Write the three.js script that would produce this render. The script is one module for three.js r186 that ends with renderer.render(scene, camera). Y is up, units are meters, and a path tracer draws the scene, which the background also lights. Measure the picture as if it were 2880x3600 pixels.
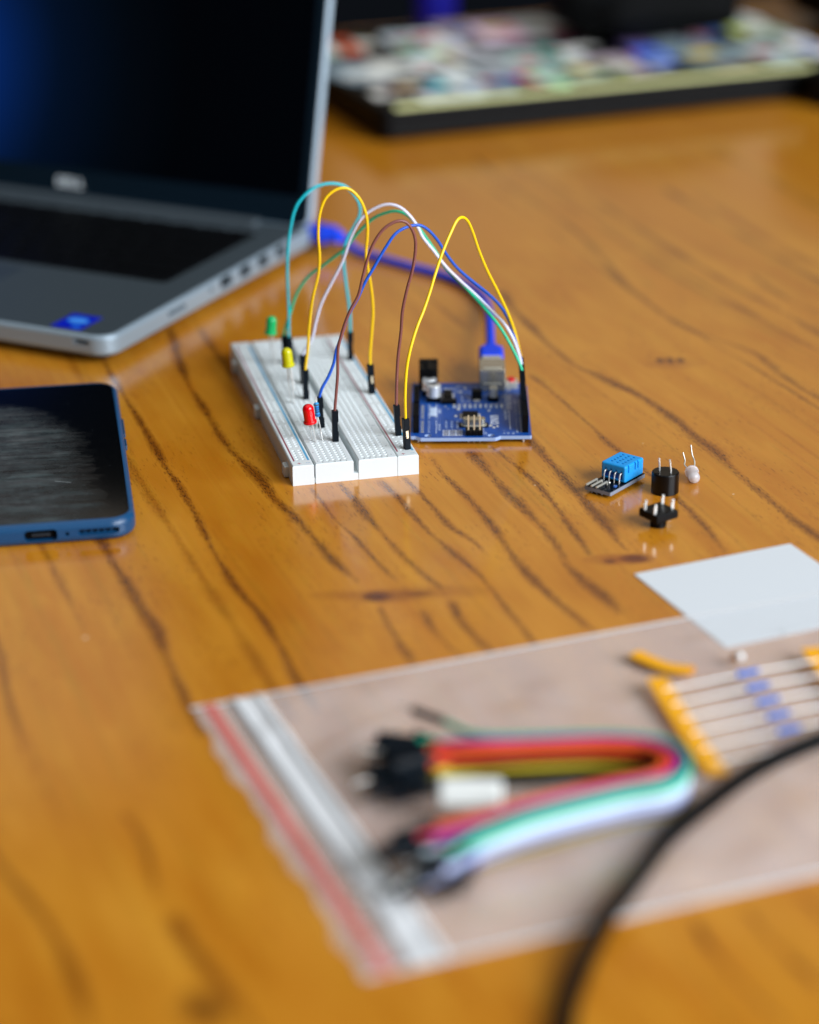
import * as THREE from 'three';
import { RoundedBoxGeometry } from 'three/addons/geometries/RoundedBoxGeometry.js';
import { TextGeometry } from 'three/addons/geometries/TextGeometry.js';
import { FontLoader } from 'three/addons/loaders/FontLoader.js';
import { mergeGeometries, toCreasedNormals } from 'three/addons/utils/BufferGeometryUtils.js';
import { RectAreaLightUniformsLib } from 'three/addons/lights/RectAreaLightUniformsLib.js';
import { Brush, Evaluator, SUBTRACTION } from 'three-bvh-csg';

// ---------- camera, light, exposure ----------
const scene = new THREE.Scene();
scene.background = new THREE.Color().setRGB(0.004, 0.005, 0.007);
const camera = new THREE.PerspectiveCamera(2 * Math.atan(1800 / 8256.2) * 180 / Math.PI, 819 / 1024, 0.05, 30);
camera.position.set(0, 0.3775, 0);
camera.rotation.set(-0.4022, 0, -0.0099, 'YXZ');
camera.focus = 1.0;
camera.userData.fStop = 3.4;
const renderer = new THREE.WebGLRenderer({ antialias: true });
renderer.setSize(819, 1024);
renderer.toneMapping = THREE.LinearToneMapping;
renderer.toneMappingExposure = 1.0;
renderer.shadowMap.enabled = true;
RectAreaLightUniformsLib.init();
function areaLight(name, color, intensity, w, h, pos, target) {
  const l = new THREE.RectAreaLight(color, intensity, w, h);
  l.name = name; l.position.set(...pos); l.lookAt(...target); scene.add(l);
}
// the window behind the photographer's right shoulder
areaLight('window_light', 0xf2f8ff, 14.5, 2.9, 2.0, [2.5, 1.65, 0.95], [0, 0, -1]);
// the daylit ceiling above the table
areaLight('ceiling_light', 0xf6f6f2, 0.8, 2.6, 2.6, [-0.2, 2.1, -1.1], [-0.2, 0, -1.1]);
// two pale openings across the room, seen as the sheen on the varnish
areaLight('far_window_light', 0xffe9cc, 0.34, 1.8, 1.6, [0.72, 1.2, -3.8], [0.1, 0.1, -0.9]);
areaLight('far_window_light_left', 0xfff0dc, 0.42, 0.8, 0.55, [-0.85, 1.5, -3.8], [0, 0.1, -0.9]);

// ---------- helpers (lengths in millimetres; part() turns them into metres) ----------
function rng(seed) { let a = seed >>> 0; return () => { a = (a + 0x6D2B79F5) | 0; let t = Math.imul(a ^ (a >>> 15), 1 | a); t = (t + Math.imul(t ^ (t >>> 7), 61 | t)) ^ t; return ((t ^ (t >>> 14)) >>> 0) / 4294967296; }; }
const taken = {};
function numbered(n) { if (taken[n] === undefined) { taken[n] = 0; return n; } taken[n]++; return n + '_' + String(taken[n]).padStart(3, '0'); }
function shade(m) { m.castShadow = true; m.receiveShadow = true; return m; }
function part(name, geo, mat, parent) {
  geo.scale(0.001, 0.001, 0.001);
  const m = shade(new THREE.Mesh(geo, mat)); m.name = name; parent.add(m); return m;
}
function thing(name, label, category, pos = [0, 0, 0], turn = 0, group) {
  const g = new THREE.Group(); g.name = numbered(name); g.position.set(pos[0] / 1000, pos[1] / 1000, pos[2] / 1000); g.rotation.y = turn;
  g.userData = { label, category }; if (group) g.userData.group = group;
  scene.add(g); return g;
}
const hex = (h) => new THREE.Color(h);
function std(color, roughness = 0.5, o = {}) { return new THREE.MeshStandardMaterial({ color: color.isColor ? color : hex(color), roughness, ...o }); }
function phys(color, roughness = 0.5, o = {}) { return new THREE.MeshPhysicalMaterial({ color: color.isColor ? color : hex(color), roughness, ...o }); }
const blk = (color, roughness = 0.45, o = {}) => phys(color, roughness, { specularIntensity: 0.25, ...o });
const box = (w, h, d, x = 0, y = 0, z = 0) => new THREE.BoxGeometry(w, h, d).translate(x, y, z);
const rbox = (w, h, d, r, x = 0, y = 0, z = 0, s = 2) => new RoundedBoxGeometry(w, h, d, s, r).translate(x, y, z);
const cyl = (r, h, x = 0, y = 0, z = 0, n = 20, r2 = r) => new THREE.CylinderGeometry(r2, r, h, n).translate(x, y, z);
const V = (p) => new THREE.Vector3(...p);
const tube = (pts, r, n = 40, k = 8) => new THREE.TubeGeometry(new THREE.CatmullRomCurve3(pts.map(V), false, 'centripetal'), n, r, k, false);
function rod(a, b, r, k = 8) {
  const A = V(a), B = V(b), d = B.clone().sub(A), g = new THREE.CylinderGeometry(r, r, d.length(), k);
  g.applyQuaternion(new THREE.Quaternion().setFromUnitVectors(new THREE.Vector3(0, 1, 0), d.clone().normalize()));
  return g.translate((a[0] + b[0]) / 2, (a[1] + b[1]) / 2, (a[2] + b[2]) / 2);
}
function beam(a, b, w) { // square bar
  const A = V(a), B = V(b), d = B.clone().sub(A), g = new THREE.BoxGeometry(w, d.length(), w);
  g.applyQuaternion(new THREE.Quaternion().setFromUnitVectors(new THREE.Vector3(0, 1, 0), d.clone().normalize()));
  return g.translate((a[0] + b[0]) / 2, (a[1] + b[1]) / 2, (a[2] + b[2]) / 2);
}
const lathe = (prof, n = 32) => new THREE.LatheGeometry(prof.map((p) => new THREE.Vector2(...p)), n);
function merge(list) { return mergeGeometries(list.map((g) => { const q = g.index ? g.toNonIndexed() : g; for (const k of Object.keys(q.attributes)) if (!['position', 'normal', 'uv'].includes(k)) q.deleteAttribute(k); return q; })); }
function roundRect(x0, y0, x1, y1, r) {
  const s = new THREE.Shape(); s.moveTo(x0 + r, y0); s.lineTo(x1 - r, y0); s.absarc(x1 - r, y0 + r, r, -Math.PI / 2, 0); s.lineTo(x1, y1 - r); s.absarc(x1 - r, y1 - r, r, 0, Math.PI / 2);
  s.lineTo(x0 + r, y1); s.absarc(x0 + r, y1 - r, r, Math.PI / 2, Math.PI); s.lineTo(x0, y0 + r); s.absarc(x0 + r, y0 + r, r, Math.PI, Math.PI * 1.5); return s;
}
// shape in (x, depth) laid flat, bottom at y0, thickness t, edge bevel b
function slab(shape, y0, t, b = 0, seg = 3, curve = 10) {
  const g = new THREE.ExtrudeGeometry(shape, b ? { depth: t - 2 * b, bevelEnabled: true, bevelThickness: b, bevelSize: b, bevelOffset: -b, bevelSegments: seg, curveSegments: curve } : { depth: t, bevelEnabled: false, curveSegments: curve });
  g.rotateX(-Math.PI / 2); return g.translate(0, y0 + (b || 0), 0);
}
function cut(geo, cutters, mat) {
  const ev = new Evaluator(); ev.useGroups = false; ev.attributes = ['position', 'normal', 'uv'];
  const prep = (g) => { const q = g.index ? g : g; q.clearGroups(); const b = new Brush(q, mat); b.updateMatrixWorld(); return b; };
  let a = prep(geo);
  for (const c of cutters) a = ev.evaluate(a, prep(c), SUBTRACTION);
  return a.geometry;
}
function canvasTex(w, h, draw, srgb = true) {
  const c = document.createElement('canvas'); c.width = w; c.height = h; draw(c.getContext('2d'), w, h);
  const t = new THREE.CanvasTexture(c); if (srgb) t.colorSpace = THREE.SRGBColorSpace; t.wrapS = t.wrapT = THREE.ClampToEdgeWrapping; t.anisotropy = 8; return t;
}

// ---------- the wooden tabletop ----------
// grain lines in the wood: width, strength, then x, z along the line
const GRAIN=[
[2.6,1,49.3,-1183.5,55.0,-1150.5,62.5,-1122.1,68.9,-1097.9,74.6,-1080.3,80.9,-1063.1,87.7,-1054.6,97.5,-1038.0,107.0,-1023.2,114.3,-1006.3,121.3,-988.6,126.9,-969.1,134.1,-950.2,137.9,-934.2,144.1,-912.1,149.7,-895.1,156.2,-874.5,163.2,-856.7,171.7,-828.3],
[1.6,0.8,58.0,-1052.7,67.6,-1027.0,76.5,-999.8,83.0,-979.9,87.7,-963.1,93.3,-949.0,104.1,-921.8,111.4,-898.2,116.6,-879.6,121.2,-859.7,124.0,-844.3],
[2.4,1,49.3,-985.7,54.0,-966.3,58.0,-952.2,62.1,-936.2,66.8,-918.5,72.6,-897.1,77.6,-878.5,81.2,-864.5,83.3,-852.9,85.9,-847.1],
[1.6,0.9,36.2,-959.8,43.2,-943.5,50.7,-925.4,56.3,-908.0,61.5,-887.0,65.1,-868.9,68.7,-853.2,70.3,-843.7],
[2.6,1,26.6,-955.4,32.0,-937.0,37.9,-917.0,45.1,-895.7,50.7,-879.2,56.0,-861.3,59.6,-844.0,61.8,-831.0,68.1,-814.6,73.2,-803.3,77.9,-790.2],
[2.2,0.6,42.4,-1464.6,63.0,-1394.8,80.9,-1343.1,97.3,-1288.9,106.7,-1244.1,114.1,-1202.0,121.9,-1172.0,132.8,-1133.9,146.0,-1111.0,157.0,-1097.6,168.7,-1080.1,176.7,-1059.2],
[2.0,0.7,168.8,-1077.4,176.3,-1052.0,182.6,-1032.9,189.5,-1017.0,197.6,-998.9],
[3,0.6,107.1,-1380.1,124.6,-1323.2,139.8,-1276.1,155.6,-1231.8,169.5,-1195.2,184.3,-1160.4,196.1,-1132.0,204.7,-1109.2,217.0,-1078.7],
[2,0.45,124.3,-1265.4,140.9,-1211.4,156.6,-1175.8,174.4,-1141.9,187.0,-1109.8,200.4,-1083.4],
[3,0.4,175.0,-1371.1,192.3,-1308.9,209.2,-1257.0,222.7,-1219.0,235.6,-1183.0],
[2,0.4,-4.8,-1216.2,17.4,-1156.2,31.1,-1119.0],
[3,0.35,196.9,-1480.4,216.4,-1422.7,242.2,-1337.2,255.5,-1294.9],
[2.5,0.35,65.0,-1442.4,89.1,-1367.9,110.0,-1305.9,126.5,-1254.3],
[2,0.5,183.7,-1210.0,196.0,-1169.6,209.9,-1140.7],
[2.4,0.95,-120.2,-1128.3,-116.5,-1108.1,-109.8,-1072.1,-102.7,-1040.6,-94.5,-1013.1,-87.7,-989.1,-79.2,-961.6,-70.7,-941.8,-63.4,-924.7,-56.0,-902.2,-46.7,-882.4,-38.5,-861.6,-33.7,-848.7,-25.2,-829.1,-20.0,-820.5],
[1.8,1,-151.1,-1089.6,-143.8,-1065.1,-134.2,-1033.9,-125.3,-1006.7,-117.9,-983.0,-111.8,-962.5,-104.7,-938.4,-98.4,-921.5,-92.1,-901.1,-85.8,-879.6,-80.4,-858.9,-73.8,-837.3,-68.3,-819.9,-62.4,-804.8,-56.9,-793.3,-51.2,-775.8,-45.6,-757.5,-41.6,-741.4,-38.7,-732.8,-32.3,-714.7],
[2.4,1,-131.3,-882.6,-121.2,-854.5,-114.6,-834.7,-107.8,-817.5,-101.7,-799.1,-94.4,-781.5,-88.2,-758.5,-82.4,-738.0,-77.0,-719.8,-70.3,-698.3],
[2.2,0.6,-105.2,-1127.8,-95.3,-1093.4,-86.2,-1066.1,-80.4,-1045.1,-74.7,-1022.3],
[1.6,0.7,-159.2,-798.3,-148.5,-761.4,-141.6,-732.2,-135.2,-709.6,-129.2,-689.5],
[2,0.7,-131.7,-628.4,-125.8,-616.8,-118.7,-604.4,-110.1,-589.9,-102.2,-573.8,-95.5,-556.2,-91.5,-543.6,-87.7,-531.4],
[2.2,0.8,-91.3,-647.4,-85.0,-632.7,-80.0,-616.0,-76.8,-600.0],
[3,0.8,-70.1,-586.9,-66.0,-575.4,-59.3,-562.0,-52.2,-548.1,-46.1,-536.7,-41.5,-528.6],
[3.4,0.7,-63.2,-549.3,-58.3,-541.0,-52.8,-530.8],
[1.6,0.8,81.5,-581.4,84.6,-568.0,88.9,-555.0,93.0,-545.6,97.0,-536.3,99.6,-529.9],
[1.8,0.8,97.3,-587.1,102.5,-571.0,107.7,-559.5,112.3,-547.5],
[1.6,0.6,114.1,-594.7,118.5,-585.0,121.0,-579.0],
[1.2,0.8,-41.8,-914.6,-35.4,-896.2,-30.1,-879.4,-22.9,-864.2,-15.2,-843.6,-5.8,-821.0],
[2,0.95,-30.2,-919.8,-23.2,-902.2,-17.2,-883.2,-11.4,-866.9,-4.3,-847.1,4.9,-826.2,11.6,-813.3],
[1.8,0.9,-12.7,-921.5,-5.9,-906.1,0.6,-886.9,6.9,-868.4,16.8,-846.6,27.7,-822.0,35.1,-796.9,45.8,-761.6],
[1.4,0.8,-2.6,-925.7,8.8,-895.0,17.3,-870.1,25.7,-856.1,30.0,-844.4],
[2,0.9,9.5,-948.1,14.3,-929.7,20.7,-911.9,26.1,-896.7,34.1,-869.7,38.1,-851.9,44.8,-827.1,55.3,-799.9,66.8,-774.2],
[1.6,0.9,-11.7,-796.3,-7.2,-777.5,0.7,-749.9],
[1.6,0.8,4.6,-792.4,8.8,-775.5,17.7,-754.2],
[1.8,0.9,15.1,-800.9,19.1,-781.9,29.2,-757.2],
];
const TX0 = -700, TX1 = 900, TZ0 = -2240, TZ1 = -250;             // whole top
const AX0 = -230, AX1 = 230, AZ0 = -1170, AZ1 = -480;             // the middle, with a finer texture
{
  const segs = [];
  for (const g of GRAIN) for (let i = 2; i + 3 < g.length; i += 2) { let dx = g[i + 2] - g[i], dz = g[i + 3] - g[i + 1]; const l = Math.hypot(dx, dz); segs.push([(g[i] + g[i + 2]) / 2, (g[i + 1] + g[i + 3]) / 2, dx / l, dz / l, Math.sqrt(l)]); }
  const N = 40, M = 44, fx = new Float32Array(N * M), fz = new Float32Array(N * M);
  for (let j = 0; j < M; j++) for (let i = 0; i < N; i++) {
    const x = TX0 + (TX1 - TX0) * i / (N - 1), z = TZ0 + (TZ1 - TZ0) * j / (M - 1); let sx = 0.0002, sz = 0.0006;
    for (const s of segs) { const w = s[4] / ((x - s[0]) ** 2 + (z - s[1]) ** 2 + 900); sx += w * s[2]; sz += w * s[3]; }
    const l = Math.hypot(sx, sz); fx[j * N + i] = sx / l; fz[j * N + i] = sz / l;
  }
  const flow = (x, z) => {
    const a = Math.min(N - 1.001, Math.max(0, (x - TX0) / (TX1 - TX0) * (N - 1))), b = Math.min(M - 1.001, Math.max(0, (z - TZ0) / (TZ1 - TZ0) * (M - 1)));
    const i = Math.floor(a), j = Math.floor(b), u = a - i, v = b - j, k = j * N + i;
    const L = (f) => (f[k] * (1 - u) + f[k + 1] * u) * (1 - v) + (f[k + N] * (1 - u) + f[k + N + 1] * u) * v;
    return [L(fx), L(fz)];
  };
  function streamline(x, z, len, step) { const p = [[x, z]]; for (let s = 0; s < len; s += step) { const f = flow(x, z); x += f[0] * step; z += f[1] * step; p.push([x, z]); } return p; }
  const mixc = (a, b, t) => a.map((v, i) => Math.round(v + (b[i] - v) * t));
  function drawWood(ctx, W, H, x0, z0, x1, z1, kind) {
    const R = rng(77), bump = kind === 'bump';
    ctx.setTransform(1, 0, 0, 1, 0, 0); ctx.fillStyle = bump ? '#c8c8c8' : '#c07b1e'; ctx.fillRect(0, 0, W, H);
    ctx.setTransform(W / (x1 - x0), 0, 0, H / (z1 - z0), -x0 * W / (x1 - x0), -z0 * H / (z1 - z0));
    ctx.lineCap = 'round'; ctx.lineJoin = 'round';
    const line = (p, w, style) => { ctx.strokeStyle = style; ctx.lineWidth = w; ctx.beginPath(); ctx.moveTo(p[0][0], p[0][1]); for (let i = 1; i < p.length; i++) ctx.lineTo(p[i][0], p[i][1]); ctx.stroke(); };
    const col = (c, a) => bump ? `rgba(60,60,60,${a * 0.0})` : `rgba(${c[0]},${c[1]},${c[2]},${a})`;
    // broad growth bands and fibres
    for (let i = 0; i < 900; i++) {
      const p = streamline(TX0 + R() * (TX1 - TX0), TZ0 - 200 + R() * (TZ1 - TZ0 + 200), 120 + R() * 420, 14), dark = R() < 0.5, w = 4 + R() * 16, a = 0.02 + R() * 0.05;
      if (!bump) line(p, w, col(dark ? [164, 90, 6] : [222, 162, 52], a));
    }
    for (let i = 0; i < 9000; i++) {
      const p = streamline(TX0 + R() * (TX1 - TX0), TZ0 - 60 + R() * (TZ1 - TZ0 + 60), 25 + R() * 120, 9), dark = R() < 0.55, w = 0.4 + R() * 2.4, a = 0.03 + R() * 0.08;
      if (!bump) line(p, w, col(dark ? [156, 82, 6] : [228, 168, 62], a));
    }
    // cloudy mottling of the wood
    if (!bump) for (let i = 0; i < 5200; i++) {
      const near = i < 3200, x = near ? -240 + R() * 520 : TX0 + R() * (TX1 - TX0), z = near ? -1250 + R() * 780 : TZ0 + R() * (TZ1 - TZ0), f = flow(x, z), r = (near ? 3 : 8) + R() * R() * 26, dark = R() < 0.55, a = 0.05 + R() * 0.1, c = dark ? [154, 80, 2] : [232, 176, 64];
      ctx.save(); ctx.translate(x, z); ctx.rotate(Math.atan2(f[1], f[0])); ctx.scale(1.5 + R() * 2.5, 0.6);
      const g = ctx.createRadialGradient(0, 0, 0, 0, 0, r); g.addColorStop(0, col(c, a)); g.addColorStop(0.5, col(c, a * 0.6)); g.addColorStop(1, col(c, 0)); ctx.fillStyle = g; ctx.beginPath(); ctx.arc(0, 0, r, 0, 7); ctx.fill(); ctx.restore();
    }
    // extra dark growth lines where none was traced
    const lines = GRAIN.map((g) => { const p = []; for (let i = 2; i < g.length; i += 2) p.push([g[i], g[i + 1]]); return [g[0], g[1], p]; });
    for (let i = 0; i < 70; i++) {
      const x = TX0 + R() * (TX1 - TX0), z = TZ0 + R() * (TZ1 - TZ0), l = 120 + R() * 400, w = 1 + R() * 2, d = 0.35 + R() * 0.35;
      if (x > -190 && x < 260 && z > -1330) continue;
      lines.push([w, d, streamline(x, z, l, 12)]);
    }
    // fine growth lines between the traced ones
    for (let i = 0; i < 120; i++) {
      const x = -220 + R() * 480, z = -1420 + R() * 900, p = streamline(x, z, 60 + R() * 200, 8);
      lines.push([0.5 + R() * 0.8, 0.08 + R() * 0.14, p]);
    }
    for (const [w, d, pts] of lines) {
      const c = new THREE.CatmullRomCurve3(pts.map((p) => new THREE.Vector3(p[0], 0, p[1])), false, 'centripetal'), len = c.getLength(), q = c.getSpacedPoints(Math.max(4, Math.ceil(len / 4)));
      const along = (t) => 0.55 + 0.45 * Math.sin(t * 0.21 + w * 13) * Math.sin(t * 0.083 + d * 40) + 0.25 * Math.sin(t * 0.53 + w * 5);   // the line swells and thins out
      if (!bump) for (let i = 0; i + 3 < q.length; i++) { const s = Math.max(0.15, along(i)); for (const [m, a] of [[2.8, 0.05], [1.7, 0.07], [0.9, 0.09]]) line(q.slice(i, i + 3).map((p) => [p.x, p.z]), w * m * (0.5 + 0.6 * s), col([108, 52, 4], a * d * (0.4 + s))); }
      const n = Math.ceil(len * (1.8 + 3.4 * d) * Math.min(2.2, w));
      for (let i = 0; i < n; i++) {
        const t = R() * (q.length - 1.01), k = Math.floor(t), A = q[k], B = q[k + 1], tx = B.x - A.x, tz = B.z - A.z, tl = Math.hypot(tx, tz) || 1, s = Math.max(0.08, along(t));
        const off = (R() + R() + R() - 1.5) * w * (0.6 + 0.7 * s), l = 0.5 + R() * 2.0, wd = 0.12 + R() * 0.24, al = R(), keep = R();
        if (keep > 0.25 + s) continue;
        const px = A.x + tx * (t - k) - tz / tl * off, pz = A.z + tz * (t - k) + tx / tl * off;
        line([[px, pz], [px + tx / tl * l, pz + tz / tl * l]], wd, bump ? `rgba(0,0,0,${0.4 * d + 0.1})` : col([66, 30, 4], (0.12 + 0.42 * al) * Math.min(1, d + 0.05)));
      }
    }
    // scattered open pores
    for (let i = 0; i < 46000; i++) {
      const x = -230 + R() * 500, z = -1250 + R() * 770, f = flow(x, z), l = 0.6 + R() * 3.2, w = 0.12 + R() * 0.24, a = R(), c = x * f[1] - z * f[0], b = R();
      if (Math.sin(c * 0.19) + Math.sin(c * 0.071 + 2) + Math.sin(x * 0.06 + z * 0.045) < -0.6 + 1.6 * b) continue;
      line([[x, z], [x + f[0] * l, z + f[1] * l]], w, bump ? `rgba(0,0,0,${0.3 * a + 0.05})` : col([92, 42, 4], 0.14 + 0.5 * a * a));
    }
    if (bump) return;
    // knots
    const knot = (x, z, rx, rz, a, c) => { for (let i = 0; i < 9; i++) { const s = 1 - i / 9, ox = (R() - 0.5) * rx * 0.4 * s, oz = (R() - 0.5) * rz * 0.4 * s; ctx.fillStyle = col(c, a); ctx.beginPath(); ctx.ellipse(x + ox, z + oz, rx * s, rz * s, 0.0, 0, 7); ctx.fill(); } };
    knot(-9, -806, 17, 7, 0.09, [120, 56, 10]); knot(-13, -805.5, 6, 5, 0.22, [74, 26, 8]); knot(3, -808, 7, 3.4, 0.12, [92, 38, 10]); knot(12, -810, 24, 7, 0.05, [124, 60, 10]); knot(-26, -807, 15, 5, 0.05, [124, 60, 10]);
    knot(82, -838, 14, 6, 0.1, [122, 56, 14]); knot(88, -839, 7, 5, 0.2, [86, 32, 16]); knot(78, -836, 3, 3, 0.14, [90, 34, 14]);
    knot(121.5, -1071, 2.6, 4, 0.22, [66, 26, 10]); knot(126.5, -1071, 2.2, 5, 0.22, [66, 26, 10]); knot(131.5, -1071, 2.4, 4, 0.22, [66, 26, 10]); knot(127, -1066, 16, 8, 0.05, [124, 62, 14]);
    knot(-58, -540, 9, 10, 0.1, [90, 48, 10]);
    // specks of dust and crumbs
    for (const [x, z, r] of [[-119, -773, 0.9], [53, -915, 0.45], [135, -903, 0.5], [103, -962, 0.35]]) { ctx.fillStyle = 'rgba(226,206,184,0.9)'; ctx.beginPath(); ctx.arc(x, z, r, 0, 7); ctx.fill(); }
  }
  const fine = canvasTex(2048, 2048, (c, w, h) => drawWood(c, w, h, AX0, AZ0, AX1, AZ1));
  const fineBump = canvasTex(2048, 2048, (c, w, h) => drawWood(c, w, h, AX0, AZ0, AX1, AZ1, 'bump'), false);
  const coarse = canvasTex(2048, 2048, (c, w, h) => drawWood(c, w, h, TX0, TZ0, TX1, TZ1));
  const pos = [], nor = [], uv = [], groups = [];
  const quad = (a, b, c, d, n, t) => { const P = [a, b, c, a, c, d]; for (const p of P) { pos.push(...p); nor.push(...n); uv.push(...t(p)); } };
  const tf = (p) => [(p[0] - AX0) / (AX1 - AX0), 1 - (p[2] - AZ0) / (AZ1 - AZ0)], tc = (p) => [(p[0] - TX0) / (TX1 - TX0), 1 - (p[2] - TZ0) / (TZ1 - TZ0)];
  const up = [0, 1, 0], top = (x0, x1, z0, z1, t) => quad([x0, 0, z1], [x1, 0, z1], [x1, 0, z0], [x0, 0, z0], up, t);
  top(AX0, AX1, AZ0, AZ1, tf); groups.push(pos.length / 3);
  const far = (x) => -1875 - 0.39 * x, FL = far(TX0), FR = far(TX1);                       // the far edge runs aslant
  quad([TX0, 0, AZ0], [TX1, 0, AZ0], [TX1, 0, FR], [TX0, 0, FL], up, tc); top(TX0, TX1, AZ1, TZ1, tc); top(TX0, AX0, AZ0, AZ1, tc); top(AX1, TX1, AZ0, AZ1, tc);
  quad([TX0, -32, TZ1], [TX1, -32, TZ1], [TX1, 0, TZ1], [TX0, 0, TZ1], [0, 0, 1], tc); quad([TX1, -32, FR], [TX0, -32, FL], [TX0, 0, FL], [TX1, 0, FR], [-0.363, 0, -0.932], tc);
  quad([TX0, -32, FL], [TX0, -32, TZ1], [TX0, 0, TZ1], [TX0, 0, FL], [-1, 0, 0], tc); quad([TX1, -32, TZ1], [TX1, -32, FR], [TX1, 0, FR], [TX1, 0, TZ1], [1, 0, 0], tc);
  quad([TX0, -32, FL], [TX1, -32, FR], [TX1, -32, TZ1], [TX0, -32, TZ1], [0, -1, 0], tc); groups.push(pos.length / 3);
  const g = new THREE.BufferGeometry(); g.setAttribute('position', new THREE.Float32BufferAttribute(pos, 3)); g.setAttribute('normal', new THREE.Float32BufferAttribute(nor, 3)); g.setAttribute('uv', new THREE.Float32BufferAttribute(uv, 2));
  g.addGroup(0, groups[0], 0); g.addGroup(groups[0], groups[1] - groups[0], 1);
  const m = part('tabletop', g, [phys('#ffffff', 0.15, { map: fine, bumpMap: fineBump, bumpScale: 0.00004, ior: 1.85 }), phys('#ffffff', 0.15, { map: coarse, ior: 1.85 })], scene);
  m.userData = { kind: 'structure', label: 'varnished orange-brown wooden tabletop with dark grain lines and knots', category: 'table' };
}

// ---------- shared materials ----------
const M = {
  blackPlastic: blk('#08090b', 0.42), housing: blk('#0a1219', 0.45), pin: std('#e2e2de', 0.3, { metalness: 0.45 }), gold: std('#e0d2b4', 0.32, { metalness: 0.45 }),
  steel: std('#cfcdc2', 0.32, { metalness: 0.55 }), darkHole: blk('#030304', 0.8),
};

// ---------- breadboard ----------
// a moulded block with chamfered square sockets: x0..x1 across, v0..v1 in depth, top at y
function socketBlock(x0, x1, v0, v1, y0, y, cols, rows, uvOf, bev = 0.45) {
  const pos = [], uv = [];
  const q = (a, b, c, d, t) => { for (const p of [a, b, c, a, c, d]) { pos.push(p[0], p[1], -p[2]); uv.push(...(t || uvOf(p[0], p[2]))); } };
  const blank = [0.004, 0.004];
  // walls and the bevel round the top
  const ring = (xa, xb, va, vb, yy) => [[xa, yy, va], [xb, yy, va], [xb, yy, vb], [xa, yy, vb]];
  const r0 = ring(x0, x1, v0, v1, y0), r1 = ring(x0, x1, v0, v1, y - bev), r2 = ring(x0 + bev, x1 - bev, v0 + bev, v1 - bev, y);
  for (let i = 0; i < 4; i++) { const j = (i + 1) % 4; q(r0[i], r0[j], r1[j], r1[i], blank); q(r1[i], r1[j], r2[j], r2[i], blank); }
  q(r0[3], r0[2], r0[1], r0[0], blank);
  const s = 0.72, s2 = 0.46, xs = [x0 + bev], vs = [v0 + bev];
  for (const c of cols) xs.push(c - s, c + s); xs.push(x1 - bev);
  for (const r of rows) vs.push(r - s, r + s); vs.push(v1 - bev);
  for (let i = 0; i + 1 < xs.length; i++) for (let j = 0; j + 1 < vs.length; j++) {
    const xa = xs[i], xb = xs[i + 1], va = vs[j], vb = vs[j + 1];
    if (i % 2 && j % 2) {
      const cx = (xa + xb) / 2, cv = (va + vb) / 2, T = ring(xa, xb, va, vb, y), B = ring(cx - s2, cx + s2, cv - s2, cv + s2, y - 0.3), F = ring(cx - s2, cx + s2, cv - s2, cv + s2, y - 0.85);
      for (let k = 0; k < 4; k++) { const l = (k + 1) % 4; q(T[l], T[k], B[k], B[l], blank); q(B[l], B[k], F[k], F[l], blank); }
      q(F[0], F[1], F[2], F[3], blank);
    } else q([xa, y, va], [xb, y, va], [xb, y, vb], [xa, y, vb]);
  }
  const g = new THREE.BufferGeometry(); g.setAttribute('position', new THREE.Float32BufferAttribute(pos, 3)); g.setAttribute('uv', new THREE.Float32BufferAttribute(uv, 2)); g.computeVertexNormals(); return g;
}
const BBW = 54.6, BBL = 165.1, BBH = 8.8, BB_AT = [-49, 0, -916.5], BB_TURN = 0.2243;
const ROWS = Array.from({ length: 63 }, (_, i) => 3.8 + i * 2.54), COLS_J = [13.33, 15.87, 18.41, 20.95, 23.49], COLS_A = [31.11, 33.65, 36.19, 38.73, 41.27];
const RAIL_ROWS = []; for (let g = 0; g < 10; g++) for (let i = 0; i < 5; i++) RAIL_ROWS.push(7.6 + g * 15.24 + i * 2.54);
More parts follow.
